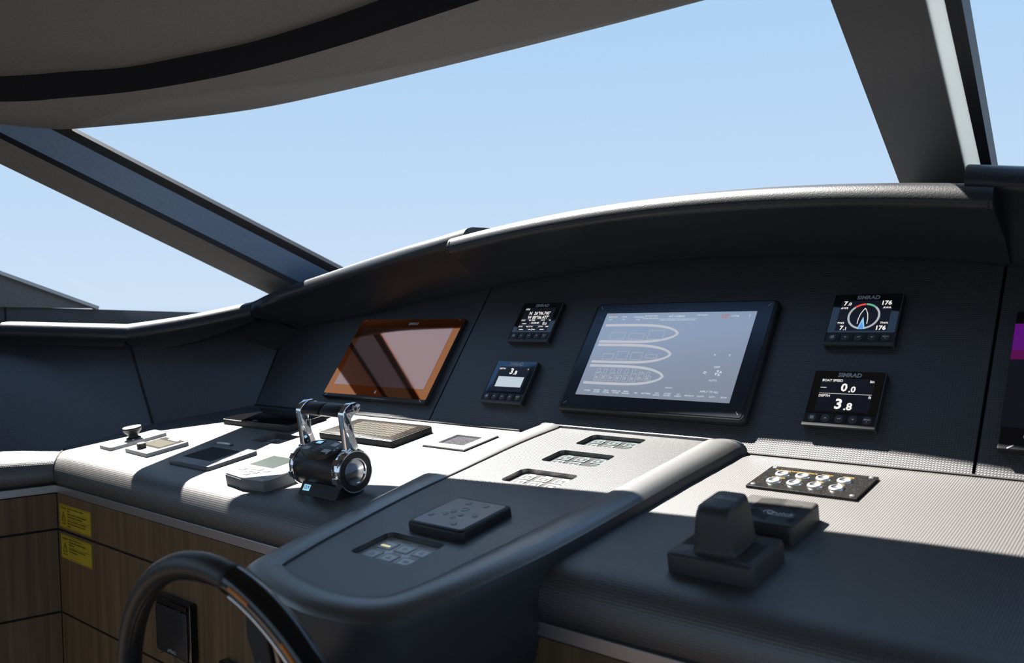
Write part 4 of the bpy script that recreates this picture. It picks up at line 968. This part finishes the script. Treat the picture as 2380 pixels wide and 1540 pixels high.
def outlet(x0, x1, z0, z1, label):
    root = thing('socket_cover', WOO((x0+x1)/2, z0, 0), label, 'socket'); L = WOO.at((x0+x1)/2, (z0+z1)/2, 0); w, h = (x1-x0)/2, (z1-z0)/2
    obj('housing', MB().prism(rrect(-w, w, -h, h, .005, 3), L, 0, .014, .002), 'black_gloss', root, smooth=40)
    ld = obj('lid', MB().prism(rrect(-w+.003, w-.010, -h+.003, h-.018, .003, 3), L, .013, .0165, .001), 'black_plastic', root, smooth=40)
    obj('hinge_bar', MB().box(L, -w+.004, w-.010, h-.014, h-.005, .013, .0175), 'black_gloss', root, smooth=0, bevel=.001)
    m = MB()
    for k in range(13):
        y = -h+.016+k*(2*h-.046)/13; m.box(L.at(-.004, y+.004, 0, 28), -w+.018, w-.018, -.0011, .0011, .0162, .0172)
    obj('grooves', m, 'black_plastic', ld, smooth=0)
    obj('logo', MB().text('SIMRAD', .0095, L, -.004, -h+.010, .0168, bold=.01), 'print_grey', ld, smooth=0)
outlet(-1.622, -1.491, -.652, -.5405, 'black hinged socket cover with slanted grooves seen inside the steering wheel')
outlet(-1.397, -1.270, -.730, -.6170, 'black socket cover partly hidden at the bottom edge beside the wheel hub')

# ================================================================== STEERING WHEEL
WC = Vector((-.825, .487, -.5005)); WR = .236; tau = -.095
WH = Fr(WC+HV, (1, 0, 0), (0, sin(tau), cos(tau)), (0, -cos(tau), sin(tau)))
whl = thing('steering_wheel', WH(0, -.25, 0), 'black leather steering wheel with glossy chrome-trimmed section in the foreground', 'steering wheel')
def arc(t0, t1, n, r=WR, c=0.0): return [WH(r*cos(radians(lerp(t0, t1, i/n))), r*sin(radians(lerp(t0, t1, i/n))), c) for i in range(n+1)]
obj('leather_rim', MB().tube(arc(80, 322, 76), .0145, 18), 'leather_wheel', whl, smooth=60)
obj('gloss_rim', MB().tube(arc(18, 79, 30), .0151, 18), 'black_gloss', whl, smooth=60)
obj('leather_rim', MB().tube(arc(-38, 17, 24), .0145, 18), 'leather_wheel', whl, smooth=60)
for a in (79.5, 17.5): obj('rim_joint', MB().tube(arc(a-.7, a+.7, 2), .0155, 18), 'rubber', whl, smooth=60)
for a0, a1 in ((20, 76),):
    obj('chrome_strip', MB().tube(arc(a0, a1, 24, WR-.0078, .0128), .0020, 8), 'chrome', whl, smooth=60)
for a0, a1 in ((67.5, 75.5), (45.5, 54)):
    obj('orange_inlay', MB().tube(arc(a0, a1, 8, WR+.0035, .0147), .0019, 8), 'orange', whl, smooth=60)
m = MB()
for k in range(80):
    a = lerp(90, 200, k/80)
    for q in (-.004, 0.0, .004):
        p = WH((WR-.0132)*cos(radians(a)), (WR-.0132)*sin(radians(a)), .0045+q); m.lathe(Fr(p, WH.x, WH.y, WH.z), [(.0010, -.001), (.0010, .0008), (.0003, .0012)], 6)
obj('perforation', m, 'rubber', whl, smooth=0, kind='stuff')
for a in (62, 215, -35):
    d0 = radians(a); p0 = WH(.05*cos(d0), .05*sin(d0), -.05); p1 = WH(.13*cos(d0), .13*sin(d0), -.045); p2 = WH((WR-.01)*cos(d0), (WR-.01)*sin(d0), -.004)
    obj('spoke', MB().tube([p0, p1, lerp(p1, p2, .6), p2], [.024, .020, .016, .010], 12), 'black_gloss', whl, smooth=60)
obj('hub', MB().lathe(WH.at(0, 0, -.06), [(.05, -.14), (.055, -.02), (.072, .0), (.072, .02), (.060, .032), (.01, .036)], 36), 'soft_body', whl, smooth=40)
